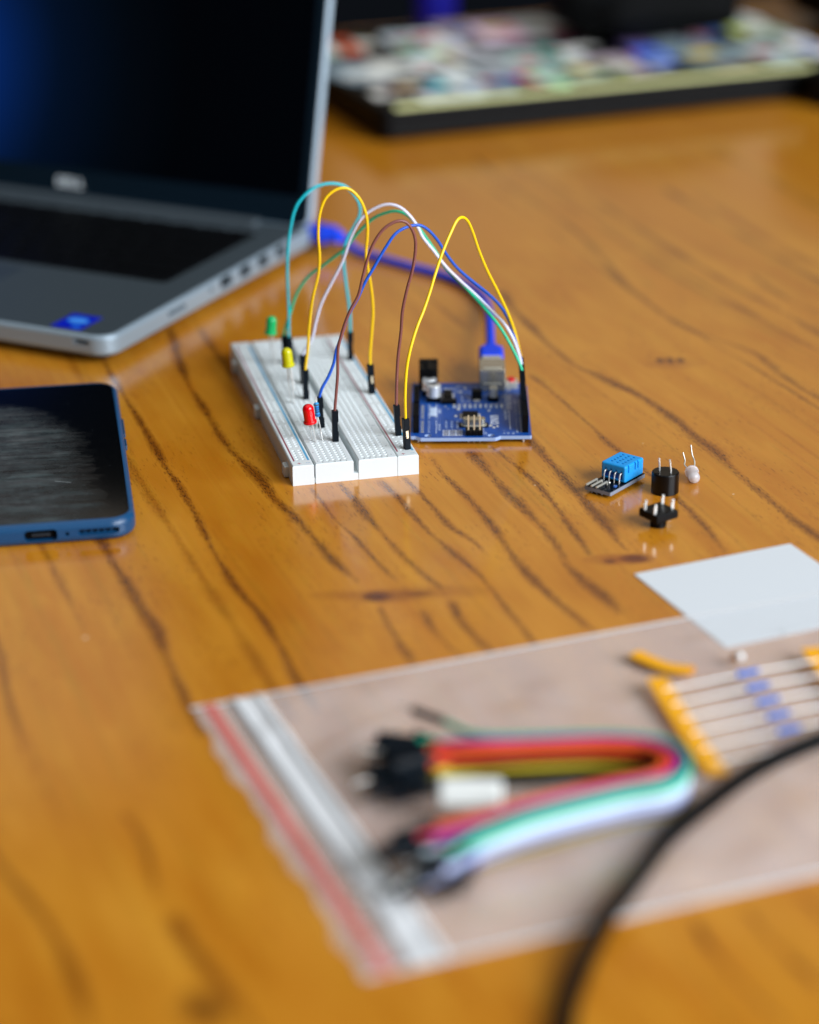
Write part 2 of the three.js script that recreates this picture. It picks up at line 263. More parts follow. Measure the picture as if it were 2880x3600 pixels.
{
  const t = thing('breadboard', 'long white plastic breadboard with rows of sockets, red and blue rail lines', 'breadboard', BB_AT, BB_TURN);
  const S = 12.4, map = canvasTex(Math.round(BBW * S), 2047, (c, w, h) => {
    c.fillStyle = '#ffffff'; c.fillRect(0, 0, w, h);
    const X = (u) => u * S, Y = (v) => h - v * S;
    const ln = (u, v0, v1, col, lw = 0.6) => { c.strokeStyle = col; c.lineWidth = lw * S; c.beginPath(); c.moveTo(X(u), Y(v0)); c.lineTo(X(u), Y(v1)); c.stroke(); };
    ln(1.75, 6, 159, '#a01c3c'); ln(7.9, 6, 159, '#55b4e4', 0.9); ln(46.6, 6, 159, '#a01c3c'); ln(53.2, 6, 159, '#55b4e4', 0.9);
    const sym = (u, v, plus, col) => { c.strokeStyle = col; c.lineWidth = 0.3 * S; c.beginPath(); c.moveTo(X(u - 0.9), Y(v)); c.lineTo(X(u + 0.9), Y(v)); if (plus) { c.moveTo(X(u), Y(v - 0.9)); c.lineTo(X(u), Y(v + 0.9)); } c.stroke(); };
    for (const v of [3, 162]) { sym(3.4, v, true, '#b8203c'); sym(7.2, v, false, '#4fa6d8'); sym(48.4, v, true, '#b8203c'); sym(52.4, v, false, '#4fa6d8'); }
    c.fillStyle = '#3a3f44'; c.textAlign = 'center'; c.textBaseline = 'middle';
    const txt = (s, u, v, mm) => { c.save(); c.translate(X(u), Y(v)); c.rotate(Math.PI); c.font = `${mm * S}px sans-serif`; c.fillText(s, 0, 0); c.restore(); };
    for (let r = 0; r < 63; r++) if (r === 0 || (r + 1) % 5 === 0) { txt(String(r + 1), 11.4, ROWS[r], 1.5); txt(String(r + 1), 43.3, ROWS[r], 1.5); }
    [...'jihgf'].forEach((s, i) => txt(s, COLS_J[i], 1.8, 1.6)); [...'edcba'].forEach((s, i) => txt(s, COLS_A[i], 1.8, 1.6));
    [...'jihgf'].forEach((s, i) => txt(s, COLS_J[i], 163.2, 1.6)); [...'edcba'].forEach((s, i) => txt(s, COLS_A[i], 163.2, 1.6));
  });
  const mat = std(new THREE.Color().setRGB(0.69, 0.74, 0.75), 0.42, { map, side: THREE.DoubleSide });
  const uvOf = (x, v) => [x / BBW, v * S / 2047];
  part('power_rail', socketBlock(0, 9.2, 0, BBL, 0, BBH, [3.55, 6.09], RAIL_ROWS, uvOf), mat, t);
  part('terminal_strip', socketBlock(9.9, 26.3, 0.3, BBL - 0.3, 0, BBH, COLS_J, ROWS, uvOf), mat, t);
  part('terminal_strip', socketBlock(28.5, 45.3, 0.3, BBL - 0.3, 0, BBH, COLS_A, ROWS, uvOf), mat, t);
  part('power_rail', socketBlock(45.42, 54.6, 0.2, BBL - 0.2, 0, BBH, [48.86, 51.4], RAIL_ROWS, uvOf), mat, t);
  const plain = std(new THREE.Color().setRGB(0.69, 0.74, 0.75), 0.42);
  part('center_channel', box(2.2, 3, BBL - 1, 27.4, 1.5, -BBL / 2), plain, t);
  part('rail_joint', box(0.7, 2.4, BBL - 2, 9.55, 1.2, -BBL / 2), plain, t);
  for (const v of [12.5, 85, 148]) part('side_tab', rbox(2.2, 5, 6, 0.5, -0.9, 2.7, -v), plain, t);
}
// a point of the breadboard in millimetres of the room
const onBoard = (u, v, y) => { const c = Math.cos(BB_TURN), s = Math.sin(BB_TURN); return [BB_AT[0] + u * c - v * s, y, BB_AT[2] - u * s - v * c]; };
const UNO_AT = [0.7, 0, -964.7], UNO_TURN = -0.0165;
const onUno = (u, v, y) => { const c = Math.cos(UNO_TURN), s = Math.sin(UNO_TURN); return [UNO_AT[0] + u * c - v * s, y, UNO_AT[2] - u * s - v * c]; };
const WIRE_PATHS = {
  teal: [[-55.4,35.4,-1045.3],[-55.5,55.5,-1045.3],[-53.9,72.7,-1045.6],[-50.2,85.8,-1046.5],[-44.0,92.3,-1047.9],[-38.7,94.6,-1049.1],[-33.4,94.8,-1050.3],[-28.2,93.1,-1051.5],[-24.5,89.3,-1052.4],[-21.9,84.5,-1052.9],[-21.6,79.7,-1053.0],[-24.0,74.4,-1052.5],[-27.1,69.1,-1051.8],[-29.2,62.9,-1051.3],[-29.5,56.6,-1051.2],[-28.7,46.9,-1051.4],[-27.6,37.1,-1051.6],[-27.1,29.0,-1051.8]],
  yellow: [[-44.9,32.7,-999.0],[-44.2,42.0,-999.1],[-42.1,56.4,-999.6],[-39.3,67.7,-1000.3],[-38.7,75.2,-1000.4],[-39.0,85.8,-1000.3],[-37.9,95.5,-1000.6],[-34.9,102.0,-1001.3],[-29.8,105.3,-1002.4],[-25.5,105.0,-1003.4],[-21.2,101.0,-1004.4],[-18.4,94.8,-1005.0],[-17.4,88.7,-1005.2],[-17.5,82.7,-1005.2],[-18.2,75.1,-1005.1],[-17.4,67.4,-1005.2],[-16.1,58.1,-1005.6],[-15.5,48.0,-1005.7],[-16.4,36.4,-1005.5],[-17.2,27.0,-1005.3]],
  white: [[-43.8,30.9,-1017.9],[-41.6,39.7,-1017.4],[-38.8,48.6,-1016.7],[-33.3,59.8,-1015.4],[-28.6,69.4,-1014.3],[-25.1,79.6,-1013.4],[-20.1,89.0,-1012.2],[-14.1,93.9,-1010.8],[-8.2,96.1,-1009.4],[-3.1,95.2,-1008.1],[1.2,91.7,-1007.1],[4.8,86.7,-1006.2],[6.9,82.3,-1005.7],[12.0,75.8,-1004.5],[17.1,69.2,-1003.3],[23.7,62.8,-1001.7],[30.2,57.1,-1000.1],[36.8,50.6,-998.5],[42.7,44.8,-997.1],[47.1,37.4,-996.0],[49.3,31.3,-995.5]],
  green: [[-54.2,36.1,-1045.7],[-51.2,44.6,-1044.1],[-45.5,53.6,-1040.9],[-39.2,59.3,-1037.4],[-32.9,65.0,-1033.9],[-28.2,69.3,-1031.3],[-24.3,74.9,-1029.1],[-19.7,80.7,-1026.5],[-14.4,86.1,-1023.6],[-9.1,89.1,-1020.7],[-4.7,90.5,-1018.2],[-0.3,89.7,-1015.7],[3.4,86.8,-1013.7],[7.7,81.4,-1011.3],[12.8,74.5,-1008.5],[17.1,67.6,-1006.1],[22.2,63.1,-1003.2],[28.0,57.9,-1000.0],[35.2,50.7,-996.0],[41.0,44.0,-992.8],[45.4,37.0,-990.4],[48.3,31.4,-988.8]],
  brown: [[-30.2,38.0,-946.4],[-29.6,51.1,-946.6],[-28.4,55.7,-946.8],[-26.4,62.0,-947.3],[-24.0,67.7,-947.8],[-20.8,73.4,-948.6],[-18.6,81.9,-949.1],[-16.4,89.7,-949.6],[-13.5,96.6,-950.2],[-9.3,102.0,-951.2],[-4.4,104.6,-952.3],[-1.0,104.4,-953.1],[1.8,101.5,-953.7],[3.5,96.7,-954.1],[3.6,91.7,-954.1],[2.3,83.1,-953.8],[0.1,75.3,-953.4],[-2.1,65.2,-952.9],[-2.9,55.7,-952.7],[-4.0,46.9,-952.4],[-4.6,40.2,-952.3]],
  blue: [[-37.7,26.6,-963.2],[-34.8,31.6,-964.4],[-32.4,37.3,-965.4],[-31.1,43.2,-965.9],[-29.6,47.2,-966.6],[-25.7,58.2,-968.2],[-21.3,65.8,-970.0],[-18.3,72.0,-971.2],[-14.0,78.9,-972.9],[-8.9,87.0,-975.0],[-4.6,92.4,-976.8],[0.4,94.6,-978.8],[5.4,94.7,-980.8],[8.9,92.4,-982.3],[13.2,87.1,-984.0],[16.8,80.7,-985.5],[21.9,73.3,-987.5],[27.7,67.2,-989.9],[35.1,60.1,-992.9],[41.1,53.1,-995.4],[44.8,46.4,-996.9],[47.5,38.3,-998.0],[49.5,31.0,-998.8]],
  yellow2: [[-1.4,32.9,-935.2],[-0.6,44.9,-936.3],[0.9,52.5,-938.1],[3.8,61.2,-941.8],[6.7,67.5,-945.4],[9.2,73.8,-948.6],[12.0,82.0,-952.3],[14.9,89.6,-955.9],[18.5,96.9,-960.5],[21.4,101.5,-964.2],[23.5,102.0,-966.9],[25.7,99.9,-969.7],[27.9,94.7,-972.5],[30.9,84.8,-976.3],[34.6,74.4,-981.1],[40.0,61.6,-987.9],[44.7,49.7,-993.9],[47.9,39.8,-997.9],[49.9,31.1,-1000.5]],
};
// ---------- microcontroller board ----------
{
  const t = thing('circuit_board', 'dark blue microcontroller board with black headers, a USB socket and a power jack', 'circuit board', UNO_AT, UNO_TURN);
  const Y = 3.4, shape = new THREE.Shape();
  [[0.6, 0], [2.4, 0], [4.6, -2.2], [37.4, -2.2], [39.8, 0], [52.8, 0], [53.4, 0.6], [53.4, 64], [51.6, 66], [51.6, 67.4], [50.4, 68.6], [0.6, 68.6], [0, 68], [0, 0.6]].forEach((p, i) => i ? shape.lineTo(...p) : shape.moveTo(...p));
  for (const [u, v] of [[7.8, 0.6], [35.6, 0.6], [2.5, 53], [50.8, 52]]) { const h = new THREE.Path(); h.absarc(u, v, 1.55, 0, Math.PI * 2, true); shape.holes.push(h); }
  const S = 26, W = Math.round(53.4 * S), H = Math.round(70.8 * S);
  const silk = canvasTex(W, H, (c) => {
    const X = (u) => u * S, Z = (v) => H - (v + 2.2) * S, R = rng(5);
    c.fillStyle = '#08479a'; c.fillRect(0, 0, W, H);
    // copper tracks under the mask
    c.lineWidth = 0.28 * S; c.lineCap = 'round';
    for (let i = 0; i < 90; i++) { c.strokeStyle = R() < 0.5 ? '#063a80' : '#1058b0'; let u = 5 + R() * 43, v = 4 + R() * 62; c.beginPath(); c.moveTo(X(u), Z(v)); for (let k = 0; k < 3; k++) { const l = 2 + R() * 9, a = Math.round(R() * 8) * Math.PI / 4; u += Math.cos(a) * l; v += Math.sin(a) * l; c.lineTo(X(u), Z(v)); } c.stroke(); }
    const wht = '#e8eef6'; c.strokeStyle = wht; c.fillStyle = wht;
    const ln = (u0, v0, u1, v1, w = 0.22) => { c.lineWidth = w * S; c.beginPath(); c.moveTo(X(u0), Z(v0)); c.lineTo(X(u1), Z(v1)); c.stroke(); };
    const rc = (u0, v0, u1, v1, w = 0.2) => { c.lineWidth = w * S; c.strokeRect(X(u0), Z(v1), (u1 - u0) * S, (v1 - v0) * S); };
    const tx = (s, u, v, mm, bold = '') => { c.save(); c.translate(X(u), Z(v)); c.rotate(Math.PI / 2); c.font = `${bold} ${mm * S}px sans-serif`; c.textAlign = 'center'; c.textBaseline = 'middle'; c.fillText(s, 0, 0); c.restore(); };
    const pad = (u, v, r = 0.75, hole = true) => { c.fillStyle = '#d7d2bf'; c.beginPath(); c.arc(X(u), Z(v), r * S, 0, 7); c.fill(); if (hole) { c.fillStyle = '#3a3a34'; c.beginPath(); c.arc(X(u), Z(v), r * 0.45 * S, 0, 7); c.fill(); } c.fillStyle = wht; };
    tx('UNO', 37.4, 20, 5.2, 'bold');
    ln(44.2, 8, 44.2, 32, 0.3); tx('DIGITAL (PWM~)', 42.6, 26, 1.7);
    const dig = ['RX0', 'TX1', '2', '~3', '4', '~5', '~6', '7'], dig2 = ['8', '~9', '~10', '~11', '12', '13', 'GND', 'AREF'];
    dig.forEach((s, i) => { tx(s, 47.2, 5.1 + i * 2.54, 1.35); pad(49.0, 5.1 + i * 2.54, 0.5, false); }); dig2.forEach((s, i) => { tx(s, 47.2, 27 + i * 2.54, 1.35); pad(49.0, 27 + i * 2.54, 0.5, false); });
    ['A5', 'A4', 'A3', 'A2', 'A1', 'A0'].forEach((s, i) => { tx(s, 8.2, 5.1 + i * 2.54, 1.4); pad(5.2, 5.1 + i * 2.54, 0.7); });
    ['VIN', 'GND', 'GND', '5V', '3V3', 'RST', 'IOREF'].forEach((s, i) => { tx(s, 8.2, 22.9 + i * 2.54, 1.35); pad(5.2, 22.9 + i * 2.54, 0.7); });
    ln(11.4, 3, 11.4, 19); tx('ANALOG IN', 12.8, 11, 1.6); ln(11.4, 23, 11.4, 40); tx('POWER', 12.8, 31, 1.6);
    c.fillStyle = 'rgba(226,234,246,0.8)'; c.fillRect(X(8.6), Z(36), 3.0 * S, 11 * S); c.fillStyle = wht;
    for (let g = 0; g < 3; g++) { const u = 14.4 + g * 2.9; rc(u, 0.2, u + 2.6, 7.4); for (let i = 0; i < 3; i++) { pad(u + 0.75, 1.4 + i * 2.3, 0.6); pad(u + 1.85, 1.4 + i * 2.3, 0.6); } }
    for (let g = 0; g < 3; g++) for (let i = 0; i < 6; i++) tx('SVG'[(g + i) % 3] + (i + 1), 15.8 + g * 2.5, 9.6 + i * 1.7, 1.25);
    for (let i = 0; i < 10; i++) pad(19.5 + i * 2.4, 39.2, 0.75, false);
    for (let i = 0; i < 10; i++) { c.fillStyle = '#cfd6d2'; c.fillRect(X(19 + i * 2.4), Z(37.6), 0.9 * S, 2.2 * S); } c.fillStyle = wht;
    for (let i = 0; i < 12; i++) ln(43 + (i % 2) * 0.6, 34 + i * 1.6, 45.4, 34 + i * 1.6, 0.5);
    for (let i = 0; i < 3; i++) for (let k = 0; k < 4; k++) { c.fillRect(X(14.5 + k * 1.3), Z(47 + i * 7), 0.8 * S, 1.3 * S); }
    rc(23, 43.5, 26.4, 50.5); rc(20.5, 55, 30, 64); tx('TX', 41.4, 3.2, 1.5); tx('RX', 43.2, 3.2, 1.5); tx('ON', 45.4, 3.2, 1.5); tx('ICSP', 33.2, 3.2, 1.4); tx('L', 41.4, 6.4, 1.3);
    for (let i = 0; i < 26; i++) { const u = 14 + R() * 30, v = 34 + R() * 30; c.fillStyle = R() < 0.5 ? '#c9c4b0' : wht; c.fillRect(X(u), Z(v), (0.5 + R()) * S, (0.4 + R() * 0.5) * S); } c.fillStyle = wht;
  });
  silk.repeat.set(1 / 53.4, 1 / 70.8); silk.offset.set(0, 2.2 / 70.8);
  const pcb = slab(shape, Y - 1.6, 1.6);
  part('circuit_sheet', pcb, [std('#ffffff', 0.38, { map: silk }), std('#8fa6cc', 0.55)], t);
  const hb = M.blackPlastic;
  const header = (u, v0, n) => { const rows = Array.from({ length: n }, (_, i) => v0 + i * 2.54); const g = socketBlock(u - 1.27, u + 1.27, v0 - 1.27, v0 + (n - 1) * 2.54 + 1.27, Y, Y + 8.5, [u], rows, () => [0, 0], 0.15); const h = part('pin_header', g, blk('#06070a', 0.45, { side: THREE.DoubleSide }), t); const tails = merge(rows.map((v) => box(0.6, 1.6, 0.6, u, 1.0, -v))); part('header_pins', tails, M.pin, h); };
  header(2.54, 5.1, 6); header(2.54, 22.9, 8); header(50.8, 5.1, 8); header(50.8, 27, 10);
  // power jack
  const jack = part('power_jack', cut(merge([rbox(8.8, 10.8, 3.4, 0.3, 7.7, Y + 5.4, -70.6), rbox(8.6, 10.4, 10.6, 0.3, 7.7, Y + 5.2, -63.4)]), [], hb), hb, t);
  part('jack_barrel', cyl(4.3, 10, 0, 0, 0, 24).rotateX(Math.PI / 2).translate(7.7, Y + 6.6, -62.8), hb, jack);
  // USB socket
  const usb = part('usb_socket', rbox(12, 10.6, 16, 0.4, 37.2, Y + 5.4, -64.1), std('#cfcbbd', 0.26, { metalness: 0.85 }), t);
  part('socket_rib', merge([rbox(8, 0.5, 0.9, 0.2, 37.2, Y + 10.9, -58.5), rbox(8, 0.9, 0.4, 0.15, 37.2, Y + 4, -56)]), M.steel, usb);
  // capacitors
  for (const [u, v] of [[10.2, 45.5], [8.2, 54]]) {
    const base = part('capacitor', lathe([[0, 2], [3.1, 2], [3.3, 2.2], [3.3, 3.0], [3.05, 3.3], [3.3, 3.6], [3.3, 7.2], [3.0, 7.6], [0, 7.62]], 28).translate(u, Y, -v), std('#e6eaee', 0.24, { metalness: 0.6 }), t);
    part('capacitor_foot', rbox(6.6, 2, 6.6, 0.3, u, Y + 1, -v), hb, base);
    part('polarity_mark', new THREE.CylinderGeometry(2.95, 2.95, 0.06, 16, 1, false, 0, Math.PI * 0.62).rotateY(2.2).translate(u, Y + 7.66, -v), M.blackPlastic, base);
  }
  // chips
  const chip = part('processor_chip', rbox(7, 1.2, 7, 0.15, 26.6, Y + 0.9, -24), hb, t);
  part('chip_leads', merge(Array.from({ length: 32 }, (_, i) => { const s = Math.floor(i / 8), k = (i % 8 - 3.5) * 0.8; return s < 2 ? box(0.4, 0.25, 1.2, 26.6 + k, Y + 0.2, -24 + (s ? 4 : -4)) : box(1.2, 0.25, 0.4, 26.6 + (s === 2 ? 4 : -4), Y + 0.2, -24 + k); })), M.pin, chip);
  const cr = roundRect(22.4, 10.6, 33.8, 15.2, 2.2);
  const crystal = part('crystal_can', slab(roundRect(22.9, 11.0, 33.3, 14.8, 1.85), Y + 0.5, 3.2, 0.4), std('#c4bda8', 0.22, { metalness: 0.85 }), t); part('crystal_flange', slab(cr, Y + 0.1, 0.5), M.steel, crystal);
  part('crystal_foot', slab(roundRect(21.6, 10.2, 34.6, 15.6, 0.6), Y + 0.02, 0.3), hb, crystal);
  const icsp = part('pin_block', merge([...Array(6)].map((_, i) => rbox(2.5, 2.5, 2.5, 0.35, 25.6 + (i % 3) * 2.54, Y + 1.25, -(1.0 + Math.floor(i / 3) * 2.54)))), hb, t);
  for (let i = 0; i < 6; i++) { const p = [25.6 + (i % 3) * 2.54, 1.0 + Math.floor(i / 3) * 2.54]; part('gold_pin', merge([beam([p[0], 0.25, -p[1]], [p[0], Y + 8.2, -p[1]], 0.64), box(0.4, 0.4, 0.4, p[0], Y + 8.3, -p[1])]), M.gold, icsp); }
  const reg = part('voltage_regulator', rbox(4.6, 4.2, 4.2, 0.3, 29.9, Y + 2.3, -47), hb, t); part('regulator_tab', box(3, 0.3, 2, 29.9, Y + 0.3, -43.9), M.pin, reg);
  const osc = part('oscillator_can', slab(roundRect(35.4, 43.4, 39.4, 48.4, 1.6), Y + 1.6, 4.6, 0.4), M.steel, t); part('oscillator_foot', rbox(4.8, 1.6, 5.6, 0.2, 37.4, Y + 0.8, -45.9), hb, osc);
  const so = part('driver_chip', rbox(4, 1.6, 9.6, 0.15, 16.6, Y + 1, -50), hb, t); part('driver_leads', merge([...Array(12)].map((_, i) => box(1.1, 0.25, 0.45, 16.6 + (i % 2 ? 2.5 : -2.5), Y + 0.2, -50 + (Math.floor(i / 2) - 2.5) * 1.4))), M.pin, so);
  part('small_chip', rbox(6.8, 1.6, 3.8, 0.15, 17.2, Y + 1, -41.6), hb, t);
  for (const [u, v, w] of [[21.4, 33, 1.2], [35.2, 31, 1.0], [35.6, 12, 1.2], [37, 9.8, 1.0], [38.6, 11.2, 0.9], [20.2, 24, 1.1], [41.6, 50, 1], [22.4, 56, 1.2], [24.6, 60, 1.2], [45, 58, 1]]) part('chip_resistor', merge([box(w, 0.5, w * 0.7, u, Y + 0.28, -v), box(w * 0.3, 0.52, w * 0.72, u - w * 0.4, Y + 0.29, -v), box(w * 0.3, 0.52, w * 0.72, u + w * 0.4, Y + 0.29, -v)]), std('#c9c6ba', 0.4), t);
  const btn = part('reset_button', rbox(6, 3.2, 6, 0.3, 46, Y + 1.6, -62.6), M.steel, t); part('button_cap', cyl(1.7, 1.4, 46, Y + 3.9, -62.6), std('#b8141c', 0.4), btn);
  // the red power light beside the header
  part('power_led', rbox(1.8, 1.2, 1.4, 0.2, 48.3, Y + 0.7, -66.4), std('#ff2020', 0.4, { emissive: hex('#ff1420'), emissiveIntensity: 1.2 }), t);
  for (const u of [3.6, 49.9]) part('solder_tail', box(0.6, 1.6, 0.6, u, 1.0, -0.9), M.pin, t);
}

// ---------- USB cable from the laptop to the board ----------
{
  const blue = phys('#0640dc', 0.4, { specularIntensity: 0.6 }), t = thing('usb_cable', 'blue USB cable running from the laptop side to the board', 'cable');
  const mid = onUno(37.2, 92, 9);
  part('cord', tube([[-44, 10, -1263], [-38, 8, -1262], [-28, 3.2, -1250], [-15, 2.2, -1238], [1, 2.2, -1222], [17, 2.2, -1207], [30, 2.4, -1189], [38.5, 3.2, -1164], [41, 5, -1135], [40.6, 8, -1108], onUno(37.2, 99, 8.8), mid], 2.2, 90, 12), blue, t);
  const sh = (a) => a.map((p) => onUno(...p));
  const plug = new THREE.Group();
  const over = part('plug_grip', merge([rbox(11.6, 10, 15, 2.2, 0, 0, 0, 4), rbox(7.6, 7.4, 9, 2, 0, 0, -9, 3), cyl(2.9, 10, 0, 0, 0, 16, 2.4).rotateX(-Math.PI / 2).translate(0, 0, -16)]), blue, t);
  const pp = onUno(37.2, 85, 9.2); over.position.set(pp[0] / 1000, pp[1] / 1000, pp[2] / 1000); over.rotation.y = UNO_TURN;
  const shell = part('metal_plug', rbox(9.6, 8.8, 14, 0.8, 0, 0, 11), M.steel, t); shell.position.copy(over.position); shell.rotation.y = UNO_TURN;
  const a = part('plug_grip', merge([rbox(15, 8, 17, 2.4, 0, 0, 0, 4), rbox(9, 6.4, 8, 2.2, 0, 0, 11, 3)]), blue, t); a.position.set(-0.0475, 0.0105, -1.2640 + 0.0055); a.rotation.y = Math.PI / 2 - 0.4538 - 0.25;
}

// ---------- jumper wires ----------
const housingShape = new THREE.Shape(); [[-1.27, 0], [1.27, 0], [1.27, 4.4], [0.95, 4.7], [0.95, 8.9], [1.27, 9.2], [1.27, 14], [-1.27, 14]].forEach((p, i) => i ? housingShape.lineTo(...p) : housingShape.moveTo(...p));
const housingGeo = () => new THREE.ExtrudeGeometry(housingShape, { depth: 2.24, bevelEnabled: true, bevelThickness: 0.15, bevelSize: 0.12, bevelOffset: -0.12, bevelSegments: 2 }).translate(0, 0, -1.12);
function housing(base, top, turn, parent, open = false) {
  const A = V(base), d = V(top).sub(A).normalize(), q = new THREE.Quaternion().setFromUnitVectors(new THREE.Vector3(0, 1, 0), d).multiply(new THREE.Quaternion().setFromAxisAngle(new THREE.Vector3(0, 1, 0), turn));
  const place = (g) => g.applyQuaternion(q).translate(...base);
  const h = part('connector_housing', place(housingGeo()), M.housing, parent);
  if (open) part('metal_contact', place(merge([box(0.16, 3.4, 1.2, 1.0, 6.8, 0), rbox(0.3, 1.2, 1.0, 0.1, 1.06, 5.6, 0)])), M.gold, h);
  return h;
}
function jumper(path, color, label, A, B, opt = {}) {
  const t = thing('jumper_wire', label, 'jumper wire', [0, 0, 0], 0, 'jumper wires plugged into the breadboard and board');
  const lerp = (a, b, k) => a.map((v, i) => v + (b[i] - v) * k);
  const pts = [lerp(A.base, A.top, 0.86), A.top, ...path, B.top, lerp(B.base, B.top, 0.86)];
  part('insulation', tube(pts, 0.68, 170, 10), std(color, 0.34), t);
  housing(A.base, A.top, A.turn ?? BB_TURN, t, A.open); housing(B.base, B.top, B.turn ?? BB_TURN, t, B.open);
}
const bbEnd = (u, v, lean = [0, 0], o = {}) => ({ base: onBoard(u, v, BBH), top: onBoard(u + lean[0], v + lean[1], BBH + 14), ...o });
const unoEnd = (v) => ({ base: onUno(50.8, v, 11.9), top: onUno(49.6, v, 25.8), turn: UNO_TURN });
jumper(WIRE_PATHS.teal, '#14bcca', 'teal jumper wire looping over the far end of the breadboard', bbEnd(23.49, 127, [-1.4, 0]), bbEnd(51.4, 127));
jumper(WIRE_PATHS.yellow, '#f2c40c', 'yellow jumper wire with both ends plugged into the breadboard', bbEnd(20.95, 79.5), bbEnd(51.4, 79.5, [-0.6, 0], { open: true, turn: BB_TURN - 1.3 }));
jumper(WIRE_PATHS.white, '#dfe0f4', 'white jumper wire arching from the breadboard to the blue board', bbEnd(23.49, 99.8), unoEnd(31));
jumper(WIRE_PATHS.green, '#06bd8c', 'green jumper wire running under the white one to the blue board', bbEnd(20.95, 129.6, [-0.8, 0]), unoEnd(22.9));
jumper(WIRE_PATHS.brown, '#7d4a44', 'brown jumper wire arching between two holes of the breadboard', bbEnd(23.49, 25), bbEnd(51.4, 25, [-0.8, 0]));
jumper(WIRE_PATHS.blue, '#1b58c8', 'blue jumper wire from the middle of the breadboard to the blue board', bbEnd(20.95, 43, [-0.6, 0]), unoEnd(36));
jumper(WIRE_PATHS.yellow2, '#f2cc10', 'yellow jumper wire from the near right end of the breadboard to the blue board', bbEnd(51.4, 8.3, [-0.6, 0], { open: true, turn: BB_TURN - 1.35 }), unoEnd(39.7));

// ---------- LEDs and resistors on the breadboard ----------
const lensProfile = [[0, 0], [2.9, 0], [2.95, 0.2], [2.95, 0.9], [2.8, 1.05], [2.5, 1.1], [2.5, 6.2], [2.42, 6.9], [2.2, 7.5], [1.8, 8.05], [1.2, 8.45], [0.6, 8.66], [0, 8.7]];
function led(label, mat, base, top, tilt, legs) {
  const t = thing('led', label, 'LED', [0, 0, 0], 0);
  const lens = part('lens', lathe(lensProfile, 32), mat, t); lens.position.set(top[0] / 1000, top[1] / 1000, top[2] / 1000); lens.rotation.set(tilt[0], 0, tilt[1]);
  for (const l of legs) part('leg', merge([beam(l[0], l[1], 0.52), ...(l[2] ? [beam(l[1], l[2], 0.52)] : [])]), M.pin, t);
  return t;
}
const ledMat = (c) => phys(c, 0.22, { clearcoat: 0.4, clearcoatRoughness: 0.1 });
function boardLed(label, color, u, v, h, lean, tilt) {
  const T = onBoard(u + lean[0], v + lean[1], BBH + h), k = 0.62;
  const leg = (du, dv) => [onBoard(u + du, v + dv, BBH - 1), onBoard(u + du * 0.9 + lean[0] * 0.6, v + dv * 0.8 + lean[1] * 0.6, BBH + h * k), onBoard(u + du * 0.8 + lean[0], v + lean[1] + dv * 0.9, BBH + h + 0.3)];
  return led(label, ledMat(color), null, T, tilt, [leg(-0.6, 1.27), leg(0.7, -1.27)]);
}
boardLed('red LED on two thin legs near the front of the breadboard', '#e00010', 14.6, 26.5, 8.4, [-1.5, 1], [0.04, 0.12]);
boardLed('yellow LED on long legs halfway along the breadboard', '#c9c400', 14.0, 76, 17.4, [-1.2, 1], [0.03, 0.09]);
boardLed('green LED standing at the far end of the breadboard', '#05b060', 15.2, 128, 15.5, [-1.4, 1], [0.0, -0.1]);
function resistorBody(parent, a, b, mat) { // metal film body between two points
  const A = V(a), d = V(b).sub(A), L = d.length(), g = lathe([[0, 0], [0.7, 0.05], [1.15, 0.5], [1.2, 1.1], [0.98, 1.7], [0.95, L / 2], [0.98, L - 1.7], [1.2, L - 1.1], [1.15, L - 0.5], [0.7, L - 0.05], [0, L]], 20);
  g.applyQuaternion(new THREE.Quaternion().setFromUnitVectors(new THREE.Vector3(0, 1, 0), d.clone().normalize())).translate(...a);
  const m = part('body', g, mat, parent);
  const bands = [[0.16, '#1c3a9a'], [0.36, '#12225c'], [0.5, '#1a2c80'], [0.64, '#203fa6'], [0.84, '#5a3018']];
  for (const [k, c] of bands) { const r = k < 0.25 || k > 0.75 ? 1.23 : 1.0, h = new THREE.CylinderGeometry(r, r, 0.45, 20, 1, true).translate(0, L * k, 0).applyQuaternion(new THREE.Quaternion().setFromUnitVectors(new THREE.Vector3(0, 1, 0), d.clone().normalize())).translate(...a); part('colour_band', h, std(c, 0.4), m); }
}
const resBlue = std('#2f9fe0', 0.32), resDeep = std('#0a7ae0', 0.36);
function boardResistor(label, u, v, v2, h) {
  const t = thing('resistor', label, 'resistor', [0, 0, 0], 0);
  const lo = onBoard(u - 1.2, v + 5, BBH + h), hi = onBoard(u - 1.6, v + 6, BBH + h + 6.4);
  resistorBody(t, lo, hi, resBlue);
  part('lead', tube([onBoard(u, v, BBH - 1), onBoard(u - 0.6, v + 1, BBH + 2.5), onBoard(u - 0.7, v + 3, BBH + h * 0.6), onBoard(u - 1.0, v + 4.6, BBH + h - 1), lo], 0.28, 24, 6), M.pin, t);
  part('lead', tube([hi, onBoard(u - 1.7, v + 6.5, BBH + h + 7.6), onBoard(u - 1.2, v + 8.4, BBH + h + 8.3), onBoard(u - 0.6, v + 10, BBH + h + 6), onBoard(u + 0.1, v2 - 0.4, BBH + 4), onBoard(u, v2, BBH - 1)], 0.28, 30, 6), M.pin, t);
}
boardResistor('blue resistor standing on bent leads behind the red LED', 18.41, 26.7, 41.9, 9.2);
boardResistor('blue resistor half hidden behind the yellow LED', 18.41, 92.7, 107.9, 9);

